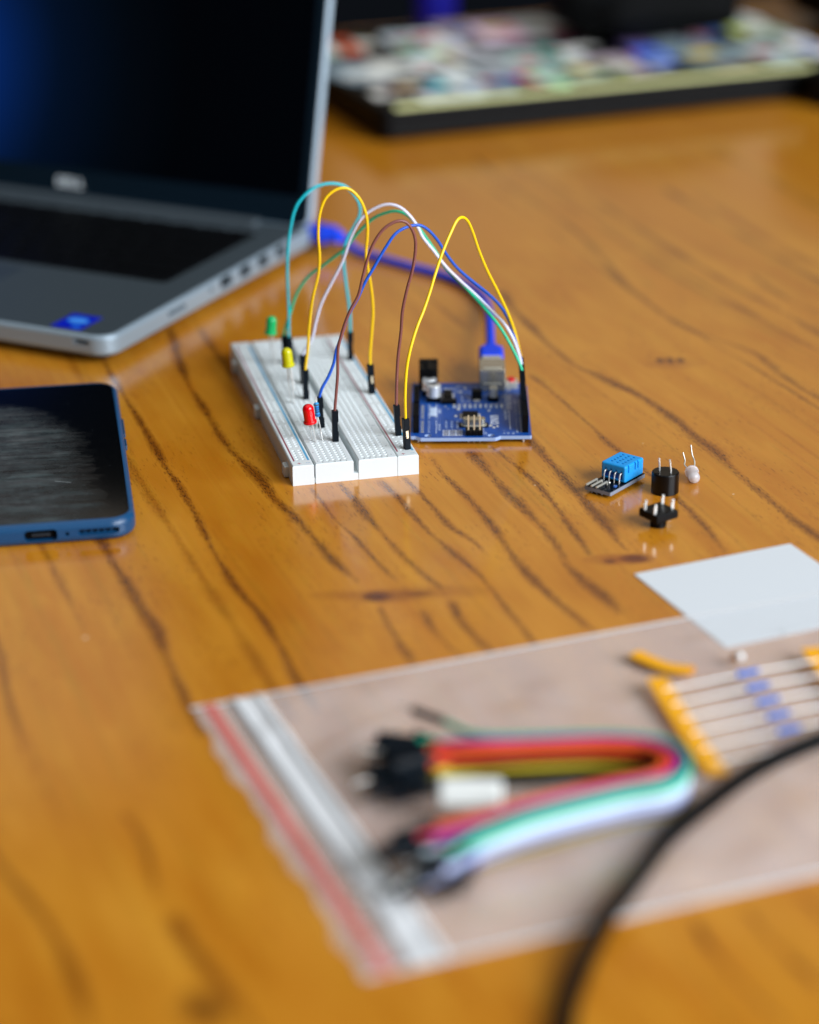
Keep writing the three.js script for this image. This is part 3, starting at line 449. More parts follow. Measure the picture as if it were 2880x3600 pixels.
// ---------- loose parts on the table ----------
{ // humidity sensor
  const t = thing('sensor_module', 'bright blue slotted sensor box on a small black board', 'sensor', [83.4, 0, -898.8], 0.9);
  // local: x runs back to the right along the long side, -z to the left
  const P = 2.9;
  const pcbTop = blk('#090d14', 0.22);
  part('circuit_sheet', slab(roundRect(0, 0, 26.4, 13, 0.4), P - 1.6, 1.6), [pcbTop, std('#7d8696', 0.5)], t);
  const cutters = []; const cx = 18.6, L = 14.2, Wd = 12.2, Hh = 7.4, y0 = P + 0.15;
  for (let i = 0; i < 3; i++) for (let k = 0; k < 5; k++) cutters.push(box(0.85, 2.4, 1.4, cx - 4.6 + k * 2.1 + 0.4, y0 + Hh, -(6.5 + (i - 1) * 2.7)));
  for (const s of [-1, 1]) for (const k of [-4.6, 0.4, 2.5]) cutters.push(box(0.9, 4.6, 2, cx + k, y0 + Hh - 1.2, -(6.5 + s * 6.4)));
  cutters.push(box(2, 3.2, 9.2, cx - L / 2, y0 + 2.6, -6.3)); for (let i = 0; i < 4; i++) cutters.push(box(2, 1.2, 1.1, cx - L / 2, y0 + 4.5, -(6.3 + (i - 1.5) * 2.54)));
  const blue = std('#1495e0', 0.42);
  const hs = part('slotted_housing', cut(rbox(L, Hh, Wd, 0.9, cx, y0 + Hh / 2, -6.5, 3), cutters, blue), blue, t);
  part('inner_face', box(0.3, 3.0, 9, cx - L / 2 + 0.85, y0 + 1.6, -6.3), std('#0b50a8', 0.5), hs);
  for (let i = 0; i < 4; i++) { const z = -(6.3 + (i - 1.5) * 2.54); part('sensor_pin', tube([[cx - L / 2 + 0.8, y0 + 4, z], [cx - L / 2 - 0.5, y0 + 3.9, z], [cx - L / 2 - 1.1, y0 + 2.6, z], [cx - L / 2 - 1.3, P, z]], 0.3, 14, 6), M.pin, t); }
  for (let i = 0; i < 3; i++) { const z = -(5.9 + i * 2.54); part('header_pin', merge([beam([-1.8, P + 1.5, z], [6.4, P + 1.5, z], 0.62), beam([6.2, P + 1.6, z], [6.2, 0.2, z], 0.62)]), M.steel, t); part('solder_tail', cyl(0.4, 2.6, 1.6, 1.3, z + 0.6, 8), M.pin, t); }
  part('chip_resistor', box(1.8, 0.6, 1.0, 6.4, P + 0.3, -2), std('#3560a8', 0.4), t);
  part('solder_blob', new THREE.SphereGeometry(0.55, 10, 8).translate(8.6, P + 0.1, -6.3), M.pin, t);
}
{ // buzzer
  const t = thing('buzzer', 'small black cylindrical buzzer standing with its two pins up', 'buzzer', [106.8, 0, -906.5], 0);
  part('body', lathe([[0, 0], [5.4, 0], [5.75, 0.3], [5.75, 8.6], [5.45, 9.1], [5.1, 9.2], [0, 9.1]], 48), blk('#07080a', 0.3, { specularIntensity: 0.55 }), t);
  part('pin', tube([[-2.4, 8.8, -1.2], [-2.4, 11, -1.2], [-2.6, 14.6, -1.3]], 0.34, 10, 8), M.pin, t);
  part('pin', tube([[2.0, 8.8, 2.2], [1.9, 11, 2.2], [1.4, 15.2, 2.1]], 0.34, 10, 8), M.pin, t);
  part('seam_tab', box(1.8, 0.3, 0.6, -3.6, 9.2, 2.4), M.blackPlastic, t);
}
{ // push button lying on its plunger
  const t = thing('push_button', 'black square push button lying upside down with four pins up', 'push button', [100.4, 0, -870.8], 0.62);
  const bk = blk('#07090c', 0.36);
  part('plunger', merge([cyl(3.3, 2.2, 0, 1.1, 0, 28), cyl(2.9, 3, 0, 2.6, 0, 28)]), bk, t);
  part('body', rbox(11.4, 3.4, 11.4, 0.5, 0, 5.6, 0, 2), bk, t);
  part('body_stud', cyl(0.8, 0.7, -1.6, 7.5, 1.6, 12), bk, t);
  for (const [x, z] of [[-4.6, 3.0], [-4.6, -3.0], [4.6, 3.0], [4.6, -3.0]]) part('pin', merge([rbox(1.5, 3.2, 0.7, 0.25, x, 8.3, z), rbox(1.1, 1.8, 0.7, 0.25, x + 0.3, 10.4, z)]), M.pin, t);
}
{ // clear LED
  const t = thing('led', 'clear LED lying on the table right of the buzzer', 'LED', [119.6, 0, -918.5], 0);
  const lens = part('lens', lathe(lensProfile, 32), phys('#fbf6f8', 0.1, { transmission: 0.62, thickness: 5, ior: 1.45 }), t);
  lens.rotation.set(Math.PI / 2 + 0.04, 0, -0.06); lens.position.set(0, 0.00295, -0.003);
  part('leg', tube([[-1.4, 3.0, -2.6], [-1.6, 3.4, -5.6], [-2.6, 4.4, -7.0], [-2.2, 5.4, -8.6], [-3.0, 8.6, -10.4]], 0.3, 20, 6), M.steel, t);
  part('leg', tube([[1.2, 3.0, -2.6], [1.6, 3.6, -6.2], [1.8, 5.4, -8.4], [1.0, 7.4, -10], [0.4, 11.4, -12]], 0.3, 20, 6), M.steel, t);
  part('cup', merge([box(0.3, 1.6, 3, -0.9, 3, 0.5), box(0.3, 1.2, 2.4, 0.7, 3, 0)]), M.steel, lens.parent);
}
const STICKERS = [[56,184,18,57,'d9a010'],[43,184,12,48,'a03a10'],[86,188,14,39,'8fa0a8'],[131,191,22,49,'dfe8f0'],[163,189,26,59,'e0a0b8'],[171,194,12,25,'c05050'],[189,186,18,44,'d8d4a0'],[203,159,16,38,'7a2a50'],[85,155,17,37,'2e6a2e'],[100,111,10,53,'8fb020'],[95,137,12,14,'6f9a20'],[77,95,21,70,'cfe8dc'],[64,90,9,43,'d07078'],[53,46,16,25,'2f9a98'],[35,44,24,24,'3a1020'],[21,74,15,50,'9fb4bc'],[123,96,34,70,'8f9498'],[140,83,23,52,'7f9490'],[102,37,27,33,'4a45b8'],[120,34,9,29,'d04080'],[130,27,11,41,'80c090'],[155,46,17,42,'b8c4c4'],[166,103,10,36,'2a7a70'],[72,28,14,24,'b0ccc0'],[164,52,16,41,'9fb0b0'],[185,39,9,33,'707a40'],[229,70,17,43,'2f55d0'],[214,66,7,34,'4f9fb0'],[221,43,13,25,'7f8fd0'],[262,61,32,68,'5f7078'],[321,175,16,107,'cfe8ee'],[352,167,14,58,'cfe8ec'],[331,158,12,38,'7fb8dd'],[366,223,27,31,'5fa090'],[330,115,21,23,'a8b820'],[355,113,21,55,'7f9080'],[302,75,21,44,'a8a8a0'],[304,47,20,51,'9fb0b0'],[340,47,15,60,'c8d0e0'],[326,43,7,42,'c09090'],[284,121,10,37,'b07080'],[232,111,15,36,'5a4a70']];
// ---------- laptop ----------
{
  const W = 314, D = 213, t = thing('laptop', 'open silver-grey laptop with black keyboard and dark screen', 'laptop', [-143.2, 0, -1067.2], -26 * Math.PI / 180);
  const alu = std('#93a4b0', 0.4, { metalness: 0.35 }), deckMat = std('#414b51', 0.5, { metalness: 0.3 }), dark = blk('#040506', 0.6);
  const Y0 = 4.6, Y1 = 15;
  const cutters = [];
  for (const v of [113, 133, 152.5, 172]) cutters.push(rbox(16, 6, 12.5, 2, -4, 11.2, -v, 3));
  cutters.push(rbox(14, 2.6, 17, 1.0, -4, 10.6, -63, 2)); cutters.push(rbox(9, 2.4, 7, 0.8, -16, 11.2, -1, 2)); cutters.push(cyl(1.7, 16, 0, 0, 0, 16).rotateZ(Math.PI / 2).translate(-2, 11.6, -97));
  // keyboard well
  cutters.push(slab(roundRect(-W + 21, 87, -21, 190, 3), 13.4, 6));
  const base = part('base', cut(slab(roundRect(-W, 0, 0, D, 11), Y0, Y1 - Y0, 2.2, 4, 10), cutters, alu), alu, t);
  for (const v of [113, 133, 152.5, 172]) part('port', box(9, 5.4, 11.8, -6.5, 11.2, -v), dark, base);
  part('card_slot', box(6, 1.8, 15.5, -8.5, 10.6, -63), dark, base);
  part('audio_port', cyl(1.5, 6, 0, 0, 0, 14).rotateZ(Math.PI / 2).translate(-6, 11.6, -97), std('#59636c', 0.5), base);
  part('front_light_slot', box(7.6, 1.8, 3, -16, 11.2, -5), dark, base);
  for (const [x, v] of [[-16, 16], [-W + 16, 16], [-16, D - 16], [-W + 16, D - 16]]) part('rubber_foot', cyl(6, 4.8, x, 2.4, -v, 20), M.blackPlastic, base);
  const deck = roundRect(-W + 2.6, 2.4, -2.6, D - 3, 8.6); deck.holes.push(new THREE.Path(roundRect(-W + 21, 87, -21, 190, 3).getPoints(8))); part('deck_plate', slab(deck, Y1 - 0.2, 0.45), deckMat, base);
  part('keyboard_tray', slab(roundRect(-W + 21.2, 87.2, -21.2, 189.8, 3), 13.35, 0.3), blk('#05070a', 0.6), base);
  part('hinge_bar', rbox(W - 60, 3.4, 9, 1.4, -W / 2, 16.2, -200.5), std('#4d575e', 0.45, { metalness: 0.3 }), base);
  part('touchpad', slab(roundRect(-W / 2 - 56, 12, -W / 2 + 56, 80, 3), Y1 + 0.27, 0.15), std('#3e484e', 0.4, { metalness: 0.3 }), base);
  const keyMat = blk('#040507', 0.5), keyGeo = {};
  const keyRow = (v, h, widths) => {
    let x = -W + 23; const total = widths.reduce((a, b) => a + b, 0), s = (W - 46) / total;
    for (const w of widths) {
      const k = w.toFixed(2) + h; keyGeo[k] ??= new RoundedBoxGeometry(w * s - 2.4, 1.5, h - 2.4, 2, 0.6).scale(0.001, 0.001, 0.001);
      const m = shade(new THREE.Mesh(keyGeo[k], keyMat)); m.name = 'key'; m.position.set((x + w * s / 2) / 1000, 0.0146, -(v + h / 2) / 1000); base.add(m); x += w * s;
    }
  };
  keyRow(88, 17, [1.2, 1, 1, 1.2, 5.4, 1.2, 1, 1.2, 1, 1]); keyRow(105, 17, [2.2, 1, 1, 1, 1, 1, 1, 1, 1, 1, 1, 2.8]); keyRow(122, 17, [1.7, 1, 1, 1, 1, 1, 1, 1, 1, 1, 1, 1, 2.3]);
  keyRow(139, 17, [1.5, 1, 1, 1, 1, 1, 1, 1, 1, 1, 1, 1, 1, 1.5]); keyRow(156, 17, [1, 1, 1, 1, 1, 1, 1, 1, 1, 1, 1, 1, 1, 2]); keyRow(173, 15, [1, 1, 1, 1, 1, 1, 1, 1, 1, 1, 1, 1, 1, 1, 1]);
  // maker's sticker on the palm rest
  const stick = canvasTex(192, 256, (c, w, h) => { c.fillStyle = '#0a1fb8'; c.fillRect(0, 0, w, h); c.fillStyle = '#2f86f0'; c.beginPath(); c.ellipse(w * 0.5, h * 0.42, w * 0.36, h * 0.2, 0.2, 0, 7); c.fill(); c.fillStyle = '#5fa8ff'; c.fillRect(w * 0.2, h * 0.34, w * 0.56, h * 0.12); c.fillStyle = '#2a7af0'; c.fillRect(w * 0.62, h * 0.76, w * 0.26, h * 0.14); });
  const st = new THREE.BoxGeometry(17, 0.12, 21); part('blue_sticker', st.translate(-28, Y1 + 0.34, -15), [...Array(6)].map((_, i) => i === 2 ? std('#ffffff', 0.3, { map: stick }) : std('#0a1fb8', 0.4)), base);
  // lid
  const lid = part('lid', slab(roundRect(-W, 0, 0, 214, 7), 0, 5.4, 0.8, 3), std('#a9c0d0', 0.4, { metalness: 0.1 }), t);
  lid.rotation.x = Math.PI / 2 - 14 * Math.PI / 180; lid.position.set(0, 0.0142, -0.2092);
  // lid local: x across, -z up the screen, +y towards the viewer
  part('bezel', slab(roundRect(-W + 1, 1, -1, 213, 6.4), 5.2, 0.4), blk('#0b1a25', 0.5), lid);
  // blue reflection at the left of the dark screen, painted in as a glow
  const reflectionGlow = canvasTex(512, 320, (c, w, h) => { c.fillStyle = '#000104'; c.fillRect(0, 0, w, h); const g = c.createRadialGradient(w * 0.12, h * 0.72, 0, w * 0.12, h * 0.72, w * 0.62); g.addColorStop(0, '#0a4bb4'); g.addColorStop(0.3, '#06296a'); g.addColorStop(0.55, '#021026'); g.addColorStop(0.8, '#01060e'); g.addColorStop(1, '#000104'); c.fillStyle = g; c.fillRect(0, 0, w, h); });
  const disp = blk('#010203', 0.35, { emissiveMap: reflectionGlow, emissive: hex('#ffffff'), emissiveIntensity: 0.8 });
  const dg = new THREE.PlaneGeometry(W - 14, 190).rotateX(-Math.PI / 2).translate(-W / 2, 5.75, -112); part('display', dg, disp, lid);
  const font = await new FontLoader().loadAsync('fonts/droid/droid_sans_bold.typeface.json');
  const lg = new TextGeometry('DELL', { font, size: 5, depth: 0.3, curveSegments: 4, bevelEnabled: false }); lg.computeBoundingBox(); const lw = lg.boundingBox.max.x;
  lg.scale(18 / lw, 1, 1).rotateX(-Math.PI / 2).translate(-W / 2 - 9, 5.6, -6.4); part('logo', lg, std('#f2fbff', 0.3), lid);
}

// ---------- phone ----------
{
  const W = 77, L = 166, H = 9.2, t = thing('phone', 'black smartphone in a blue case, charging port towards the viewer', 'phone', [-109.2, 0, -862.4], 0.158);
  const caseMat = std('#0c4068', 0.34);
  const cutters = [slab(roundRect(-W + 2.2, 2.4, -2.2, L - 2.2, 8.5), H - 0.9, 3), rbox(13, 4.8, 8, 1.6, -38, 4.4, 0, 3), cyl(0.85, 8, 0, 0, 0, 12).rotateX(Math.PI / 2).translate(-27.6, 4.4, 0), rbox(16.4, 2.4, 5, 1.0, -15, 4.6, 0, 3)];
  const body = part('case', cut(slab(roundRect(-W, 0, 0, L, 10.5), 0, H, 3.2, 6, 14), cutters, caseMat), caseMat, t);
  const R = rng(31);
  const PATCH_EDGE = (y) => { const a = [[0.12, 0.2], [0.142, 0.307], [0.168, 0.471], [0.222, 0.584], [0.298, 0.694], [0.39, 0.768], [0.517, 0.79], [0.66, 0.81], [0.8, 0.83], [1.1, 0.84]]; if (y < 0.13) return -9; for (let i = 1; i < a.length; i++) if (y < a[i][0]) return a[i - 1][1] + (a[i][1] - a[i - 1][1]) * (y - a[i - 1][0]) / (a[i][0] - a[i - 1][0]); return 0.84; };
  const patchDraw = (rough) => canvasTex(1024, 2048, (c, w, h) => { // pale streaked patch with a curved edge on the black glass
    const Q = rng(31); c.fillStyle = rough ? '#1c1c1c' : '#040506'; c.fillRect(0, 0, w, h); c.lineCap = 'round';
    for (let i = 0; i < 5200; i++) {
      const x = w * (Q() * 0.95 - 0.05), y = h * (0.13 + 0.87 * Q()), r = 40 + Q() * 190, a0 = Q() * 6.3, k = Q(), m = Q(), n = Q(), yy = y / h, edge = w * (PATCH_EDGE(yy) + 0.03 * k) - r * 0.6;
      if (x > edge) continue;
      c.strokeStyle = rough ? `rgba(120,120,120,${0.03 + n * 0.05})` : `rgba(${134 + 40 * k},${150 + 40 * k},${150 + 40 * k},${0.01 + n * 0.026})`; c.lineWidth = 4 + Q() * Q() * 90;
      c.beginPath(); if (m < 0.8) { c.moveTo(x - r, y + (k - 0.5) * 50); c.quadraticCurveTo(x, y - 20 + n * 30, x + r * 0.6, y + (n - 0.5) * 60); } else c.arc(x, y, r * 0.35, a0, a0 + 2.2); c.stroke();
    }
    if (!rough) { for (let i = 0; i < 70; i++) { c.fillStyle = 'rgba(190,205,208,0.5)'; c.beginPath(); c.arc(Q() * w, Q() * h, 0.8 + Q() * 1.6, 0, 7); c.fill(); } c.strokeStyle = 'rgba(190,200,200,0.5)'; c.lineWidth = 7; c.beginPath(); c.moveTo(w * 0.6, h * 0.72); c.lineTo(w * 0.68, h * 0.735); c.stroke(); }
  }, !rough);
  const patchMap = patchDraw(false), patchRough = patchDraw(true);
  const glass = slab(roundRect(-W + 2.4, 2.6, -2.4, L - 2.4, 8.3), H - 0.85, 0.35); { const p = glass.attributes.position, u = glass.attributes.uv; for (let i = 0; i < p.count; i++) u.setXY(i, (p.getX(i) + W) / W, -p.getZ(i) / L); }
  part('screen', glass, std('#ffffff', 1, { map: patchMap, roughnessMap: patchRough }), t);
  part('charging_port', box(11.6, 3.8, 2, -38, 4.4, -3.2), M.darkHole, body); part('port_tongue', rbox(7.4, 0.9, 2, 0.3, -38, 4.4, -1.6), std('#20252b', 0.4), body);
  part('microphone_hole', cyl(0.8, 1, 0, 0, 0, 12).rotateX(Math.PI / 2).translate(-27.6, 4.4, -3.2), M.darkHole, body);
  for (let i = 0; i < 6; i++) part('speaker_hole', cyl(0.85, 0.8, 0, 0, 0, 12).rotateX(Math.PI / 2).translate(-21.5 + i * 2.6, 4.6, -2.2), M.darkHole, body);
  part('side_button', rbox(1.2, 2.4, 19, 0.5, 0.25, 5.2, -112), std('#0d3a58', 0.35), body); part('side_button', rbox(1.2, 2.4, 9, 0.5, 0.25, 5.2, -92), std('#0d3a58', 0.35), body);
}

// ---------- white card under the bag ----------
{
  const t = thing('card', 'white square card half covered by the plastic bag', 'card', [86.3, 0, -823.3], 0.402);
  part('sheet', slab(roundRect(0, -70, 70, 0, 0.5), 0.15, 0.3), std('#d3d8dc', 0.55), t);
}

// ---------- zip bag ----------
const BAG_AT = [-76, 0, -715.5], BAG_TURN = 0.365;
{
  const t = thing('plastic_bag', 'clear plastic zip bag with a red stripe along its left end', 'plastic bag', BAG_AT, BAG_TURN);
  const L = 300, W = 175, R = rng(9), waves = [...Array(26)].map(() => [R() * 0.09 - 0.045, R() * 0.09 - 0.045, R() * 6.3, 0.1 + R() * 0.3]).concat([...Array(22)].map(() => [R() * 0.5 - 0.25, R() * 0.5 - 0.25, R() * 6.3, 0.05 + R() * 0.12]));
  const creases = [...Array(34)].map(() => { const a = R() * 3.14; return [R() * L, R() * W, Math.cos(a), Math.sin(a), 10 + R() * 34, 0.35 + R() * 0.7]; });
  const hgt = (x, y) => { let h = 0; for (const w of waves) h += Math.sin(x * w[0] + y * w[1] + w[2]) * w[3]; for (const c of creases) { const dx = x - c[0], dy = y - c[1], s = dx * c[2] + dy * c[3], n = dy * c[2] - dx * c[3] + 0.01 * s * s * 0.3; if (Math.abs(s) < c[4]) h += c[5] * Math.exp(-Math.abs(n) / 1.8) * (1 - (s / c[4]) ** 2); } const e = Math.min(1, Math.min(y, W - y, x + 2) / 14); return 1.5 + Math.max(-0.9, h) * Math.max(0, e) * 0.9 - 0.6 * (1 - Math.max(0, e)); };
  const sheet = (x0, x1, y0, y1, off, nx, ny, edge) => {
    const g = new THREE.PlaneGeometry(1, 1, nx, ny), p = g.attributes.position;
    for (let i = 0; i < p.count; i++) { let a = x0 + (p.getX(i) + 0.5) * (x1 - x0); const b = y0 + (0.5 - p.getY(i)) * (y1 - y0); if (edge) a += edge(b) * (0.5 - p.getX(i)); p.setXYZ(i, a, hgt(a, b) + off, b); }
    g.computeVertexNormals(); return g;
  };
  const rag = (b) => 1.2 * Math.sin(b * 0.11) + 0.8 * Math.sin(b * 0.31 + 1);
  const film = phys('#eceff2', 0.12, { transparent: true, opacity: 0.27, side: THREE.DoubleSide });
  part('film', sheet(0, L, 0, W, 0, 200, 120, rag), film, t);
  part('film', sheet(1, L, 1, W - 1, -0.45, 40, 24), phys('#dfe2e6', 0.25, { transparent: true, opacity: 0.17, side: THREE.DoubleSide }), t);
  part('zip_band', sheet(14, 26, 0.5, W - 0.5, 0.35, 4, 50), phys('#eef1f3', 0.3, { transparent: true, opacity: 0.78, side: THREE.DoubleSide }), t);
  for (const x of [15.4, 23.6]) part('zip_ridge', tube([...Array(12)].map((_, i) => [x, hgt(x, 1 + i * (W - 2) / 11) + 0.9, 1 + i * (W - 2) / 11]), 0.7, 40, 8), phys('#e6ebee', 0.25, { transparent: true, opacity: 0.8 }), t);
  const red = (x, y0, y1, w) => part('red_stripe', sheet(x, x + w, y0, y1, 0.3, 3, 20), phys('#e0605e', 0.22, { transparent: true, opacity: 0.55, side: THREE.DoubleSide }), t);
  red(4.2, 0.5, W - 0.5, 4.6);
  for (const [y, w] of [[0, 2.2], [W - 2.2, 2.2]]) part('side_seam', sheet(0, L, y, y + w, 0.25, 60, 2), phys('#f4f6f8', 0.18, { transparent: true, opacity: 0.6, side: THREE.DoubleSide }), t);
}

// ---------- bundle of jumper wires lying on the bag ----------
{
  const t = thing('wire_bundle', 'bundle of many coloured jumper wires bent in a loop on the bag', 'wire bundle');
  // four wires across (inside of the loop to outside), six layers from the top down
  const cols = [['#c8500c', '#c03a10', '#6a1410', '#b0a010', '#14100c', '#3a3008'], ['#e03048', '#e00818', '#c00414', '#d8c010', '#120e0c', '#1a1210'], ['#5a2a90', '#d0107c', '#0a0b0d', '#0a5a70', '#203a90', '#101010'], ['#00a07c', '#00a884', '#d4e8f0', '#b4bce0', '#8085a6', '#8a7430']];
  const R = rng(21);
  cols.forEach((list, c) => list.forEach((col, l) => {
    const y = 3.2 + (5 - l) * 2.5, j = (a) => (R() - 0.5) * a, f = (5 - l) / 5;
    const A = [-2 + R() * 16, 3.4 + f * 10 + R() * 2, -653 - c * 5.2 - f * 4 + j(12)], B = [0 + R() * 18, 3 + f * 8 + R() * 2, -621 + c * 6 + (1 - f) * 4 + j(12)];
    const pts = [A, [20 + j(3), y + j(1), -657 - c * 3.2 + j(1.6)], [38 + j(3), y, -658 - c * 2.5 + j(1.2)], [64 + c * 0.6, y, -659 - c * 2.5 + j(0.6)], [75 + c * 2.2, y, -656.5 - c * 1.6], [79 + c * 2.6, y, -648.5], [75 + c * 2.2, y, -641 + c * 1.3], [63 + c * 0.4, y, -636.5 + c * 2.2 + j(0.6)], [36 + j(3), y, -624 + c * 2.6 + j(1.2)], [22 + j(3), y - f * 1.5, -620 + c * 3.6 + j(1.6)], B];
    const w = part('wire', tube(pts, 1.15, 100, 8), std(col, 0.38), t);
    for (const [p, q] of [[pts[0], pts[1]], [pts[pts.length - 1], pts[pts.length - 2]]]) {
      const d = V(p).sub(V(q)).normalize(); d.y = Math.max(-0.2, Math.min(0.1, d.y)); d.z += (R() - 0.5) * 0.9; d.normalize();
      const tip = [p[0] + d.x * 14, Math.max(2.8, p[1] + d.y * 14), p[2] + d.z * 14]; housing(tip, p, R() * 1.5, w);
      if (R() < 0.4) part('pin', rod(tip, [tip[0] + d.x * 6, Math.max(2.6, tip[1]), tip[2] + d.z * 6], 0.32, 6), M.pin, w);
    }
  }));
  part('paper_band', rbox(20, 9, 5, 1.6, 0, 0, 0, 3).rotateX(-0.5).rotateY(-0.06).translate(18, 12, -636), std('#d9dbd6', 0.6), t);
}

// ---------- strip of taped resistors, loose tape, bead ----------
{
  const t = thing('resistor_strip', 'row of blue resistors held between strips of yellow tape on the bag', 'resistors');
  const tape = std('#eda60a', 0.5), T0 = [85, -726], T1 = [98, -659];
  const strip = (a, b, w, y) => { const d = [b[0] - a[0], b[1] - a[1]], l = Math.hypot(...d), g = new THREE.BoxGeometry(w, 0.7, l, 1, 1, 12); const p = g.attributes.position; for (let i = 0; i < p.count; i++) p.setY(i, p.getY(i) + 1.6 * Math.pow((p.getZ(i) / l), 2) * 4 * 0.6); g.computeVertexNormals(); return g.rotateY(Math.atan2(d[0], d[1])).translate((a[0] + b[0]) / 2, y, (a[1] + b[1]) / 2); };
  part('paper_tape', strip(T0, T1, 7, 4.2), tape, t); part('paper_tape', strip([142, -748], [155, -681], 7, 4.2), tape, t);
  for (let i = 0; i < 6; i++) {
    const k = 0.13 + i * 0.155, a = [T0[0] + (T1[0] - T0[0]) * k, 5.0, T0[1] + (T1[1] - T0[1]) * k], b = [142 + 13 * k, 5.0, -748 + 67 * k], m = (f, y = 5.4) => [a[0] + (b[0] - a[0]) * f, y, a[2] + (b[2] - a[2]) * f];
    const r = new THREE.Group(); r.name = 'resistor'; t.add(r);
    resistorBody(r, m(0.46), m(0.6), resDeep); part('lead', rod(a, m(0.48), 0.34, 6), M.pin, r); part('lead', rod(m(0.58), b, 0.34, 6), M.pin, r);
  }
}
{ const t = thing('paper_tape', 'short curled scrap of yellow tape between the card and the resistors', 'tape'); const g = tube([[79.5, 3.6, -749], [84, 2.9, -744], [90, 2.8, -738.5], [98.5, 4.0, -735]], 3.6, 24, 8).scale(1, 0.25, 1).translate(0, 2.4, 0); part('strip', g, std('#eda60a', 0.5), t); }
{ const t = thing('small_bulb', 'tiny clear and brass part lying above the taped resistors', 'component', [115.5, 2.6, -744]); part('cap', cyl(1.3, 2.2, -1.2, 1.2, 0.4, 14), std('#8a5a22', 0.4, { metalness: 0.6 }), t); part('dome', new THREE.SphereGeometry(1.5, 16, 12).translate(0.9, 1.6, 0), phys('#eceff0', 0.15), t); }

// ---------- black cable in front ----------
{ const t = thing('black_cable', 'thick black cable crossing the bag in the foreground', 'cable'); part('cord', tube([[210, 5, -716], [170, 6, -700], [133.4, 6.4, -678], [111.6, 6.6, -660.3], [93.8, 6.6, -639.6], [76.5, 6.6, -615.8], [64.1, 6.4, -591], [54.2, 5.6, -572], [45.9, 3.8, -549.5], [41, 3.1, -530], [39.5, 3.0, -505], [42, 3.0, -470]], 2.9, 120, 14), blk('#050505', 0.55), t); }

// ---------- background: laptop covered with stickers ----------
{
  const t = thing('sticker_laptop', 'closed black laptop covered in colourful stickers behind the open laptop', 'laptop', [-16.2, 0, -1493.4], 0.365);
  const bk = blk('#050607', 0.5), light = (c) => { const q = hex('#' + c); return q.lerp(new THREE.Color(Math.min(0.9, q.r * 2), Math.min(0.9, q.g * 2), Math.min(0.9, q.b * 2)), 0.75); };
  part('base', slab(roundRect(2, 3, 353, 238, 8), 2.5, 13, 2, 3), bk, t);
  const lid = part('lid', slab(roundRect(0, 0, 356, 240, 8), 16, 8, 2.4, 3), bk, t);
  part('yellow_trim', merge([rbox(330, 2.6, 8, 0.8, 176, 23.2, -4.6)]), std('#e6e8a2', 0.5), lid);
  for (const [x, v] of [[20, 20], [336, 20], [20, 220], [336, 220]]) part('rubber_foot', cyl(7, 3, x, 1.5, -v), bk, t);
  const R = rng(3);
  const under = rng(12), filler = [...Array(30)].map((_, i) => [20 + (i % 10) * 35 + under() * 14, 30 + Math.floor(i / 10) * 74 + under() * 30, 20 + under() * 20, 34 + under() * 40, ['8a9498', 'a8b0b4', '6d7c84', 'b8bcae', '94a89c', '9c8c98', 'c2c8cc', '7a6a5a'][i % 8]]);
  [...filler, ...STICKERS].forEach(([x, v, w, h, c], i) => {
    w *= 1.35; h *= 1.15;
    if (x - w / 2 < 2) x = w / 2 + 3; if (x + w / 2 > 354) x = 353 - w / 2; if (v - h / 2 < 2) v = h / 2 + 3; if (v + h / 2 > 238) v = 237 - h / 2;
    const s = i % 3 ? roundRect(-w / 2, -h / 2, w / 2, h / 2, Math.min(w, h) * (0.1 + R() * 0.35)) : (() => { const q = new THREE.Shape(); q.absellipse(0, 0, w / 2, h / 2, 0, 7, false, R()); return q; })();
    const g = slab(s, 0, 0.2); g.rotateY((R() - 0.5) * 0.5).translate(x, 24.05 + i * 0.05, -v); const m = part('sticker', g, std(light(c), 0.5), lid);
    const g2 = slab(roundRect(-w * 0.28, -h * 0.12, w * 0.28, h * 0.12, Math.min(w, h) * 0.06), 0, 0.05).rotateY((R() - 0.5)).translate(x + (R() - 0.5) * w * 0.2, 24.255 + i * 0.05, -v + (R() - 0.5) * h * 0.3);
    part('sticker_print', g2, std(['#f2f0e8', '#20242a', '#c84040', '#3a70c0', '#e0c040'][i % 5], 0.5), m);
  });
}
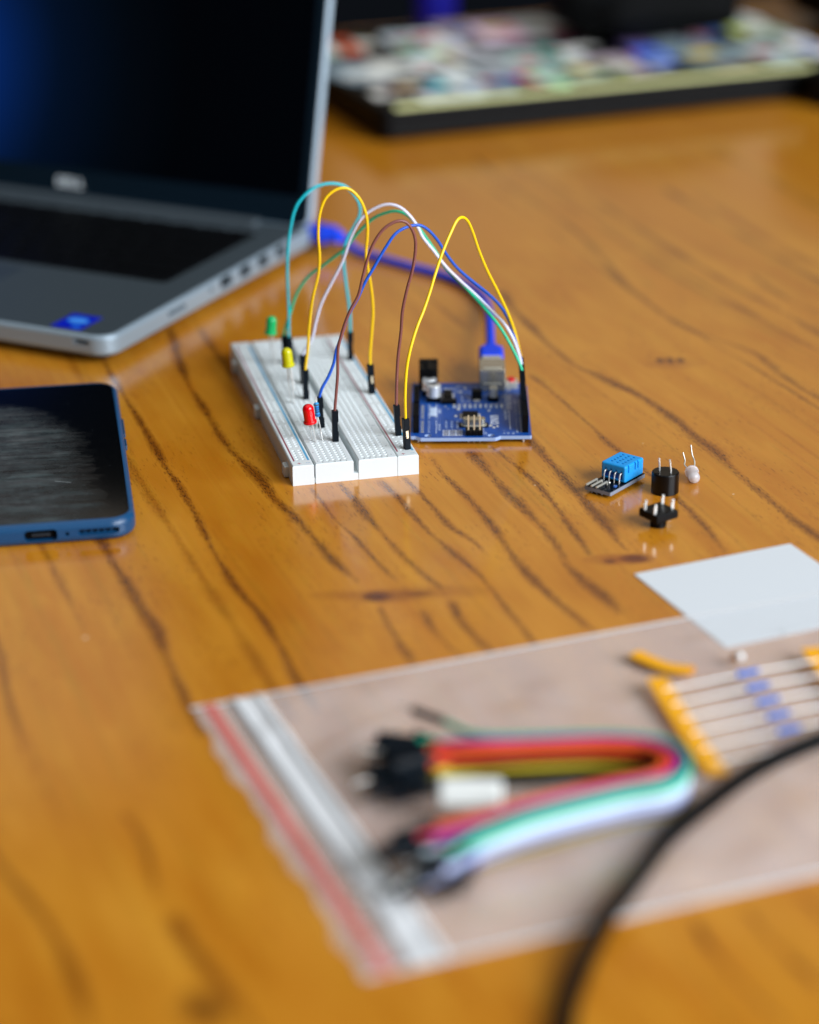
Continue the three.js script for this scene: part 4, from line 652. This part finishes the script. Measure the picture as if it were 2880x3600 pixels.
{ // black pouch on the far laptop
  const t = thing('pouch', 'soft black pouch lying on the sticker-covered laptop', 'pouch', [172, 26.8, -1722], 0.3);
  const g = new THREE.SphereGeometry(1, 48, 32), p = g.attributes.position, R = rng(4);
  for (let i = 0; i < p.count; i++) { const x = p.getX(i), y = p.getY(i), z = p.getZ(i), pw = (a, e) => Math.sign(a) * Math.pow(Math.abs(a), e), n = 1 + 0.03 * Math.sin(x * 7 + z * 5) + 0.03 * Math.sin(z * 9 - y * 6); p.setXYZ(i, pw(x, 0.7) * 68 * n, 24 + pw(y, 0.75) * 24 * n, pw(z, 0.7) * 62 * n); }
  g.computeVertexNormals(); part('fabric', g, blk('#040506', 0.8), t); part('zipper', tube([[-50, 36, 44], [-20, 42, 50], [20, 42, 50], [50, 36, 44]], 1.2, 30, 6), blk('#0d161d', 0.5), t);
}
{ const t = thing('black_tablet', 'corner of a black device at the right edge, beside the sticker-covered laptop', 'device', [270, 0, -1592], -0.6); part('body', slab(roundRect(0, 0, 150, 110, 12), 0.2, 26, 6, 4), blk('#050607', 0.5), t); part('panel', slab(roundRect(8, 8, 142, 102, 8), 26.1, 0.4), blk('#20272c', 0.5), t); }
{ const t = thing('cup', 'dark blue cup standing behind the sticker-covered laptop', 'cup', [24, 0, -1850], 0); part('body', lathe([[0, 0], [15, 0], [16.5, 2], [18, 64], [17, 65], [16, 63], [14.5, 4], [0, 3.6]], 32), std('#070b86', 0.4), t); part('rim', new THREE.TorusGeometry(17.4, 0.8, 8, 32).rotateX(Math.PI / 2).translate(0, 64.6, 0), std('#0a1090', 0.35), t); }
{ // black bag behind on the right
  const t = thing('backpack', 'black fabric bag standing behind the right end of the sticker-covered laptop', 'bag', [405, 0, -1850], 0.2);
  const g = new THREE.SphereGeometry(1, 40, 28), p = g.attributes.position;
  for (let i = 0; i < p.count; i++) { const x = p.getX(i), y = p.getY(i), z = p.getZ(i), pw = (a, e) => Math.sign(a) * Math.pow(Math.abs(a), e), n = 1 + 0.03 * Math.sin(x * 6 + z * 4) + 0.02 * Math.sin(z * 9 - y * 7); p.setXYZ(i, pw(x, 0.5) * 105 * n, 78 + pw(y, 0.55) * 78 * n, pw(z, 0.5) * 75 * n); }
  g.computeVertexNormals(); part('fabric', g, blk('#030407', 0.9), t); part('zipper', tube([[-80, 96, 66], [-30, 118, 74], [30, 118, 74], [80, 96, 66]], 1.6, 30, 6), blk('#0c1016', 0.5), t);
}

renderer.render(scene, camera);
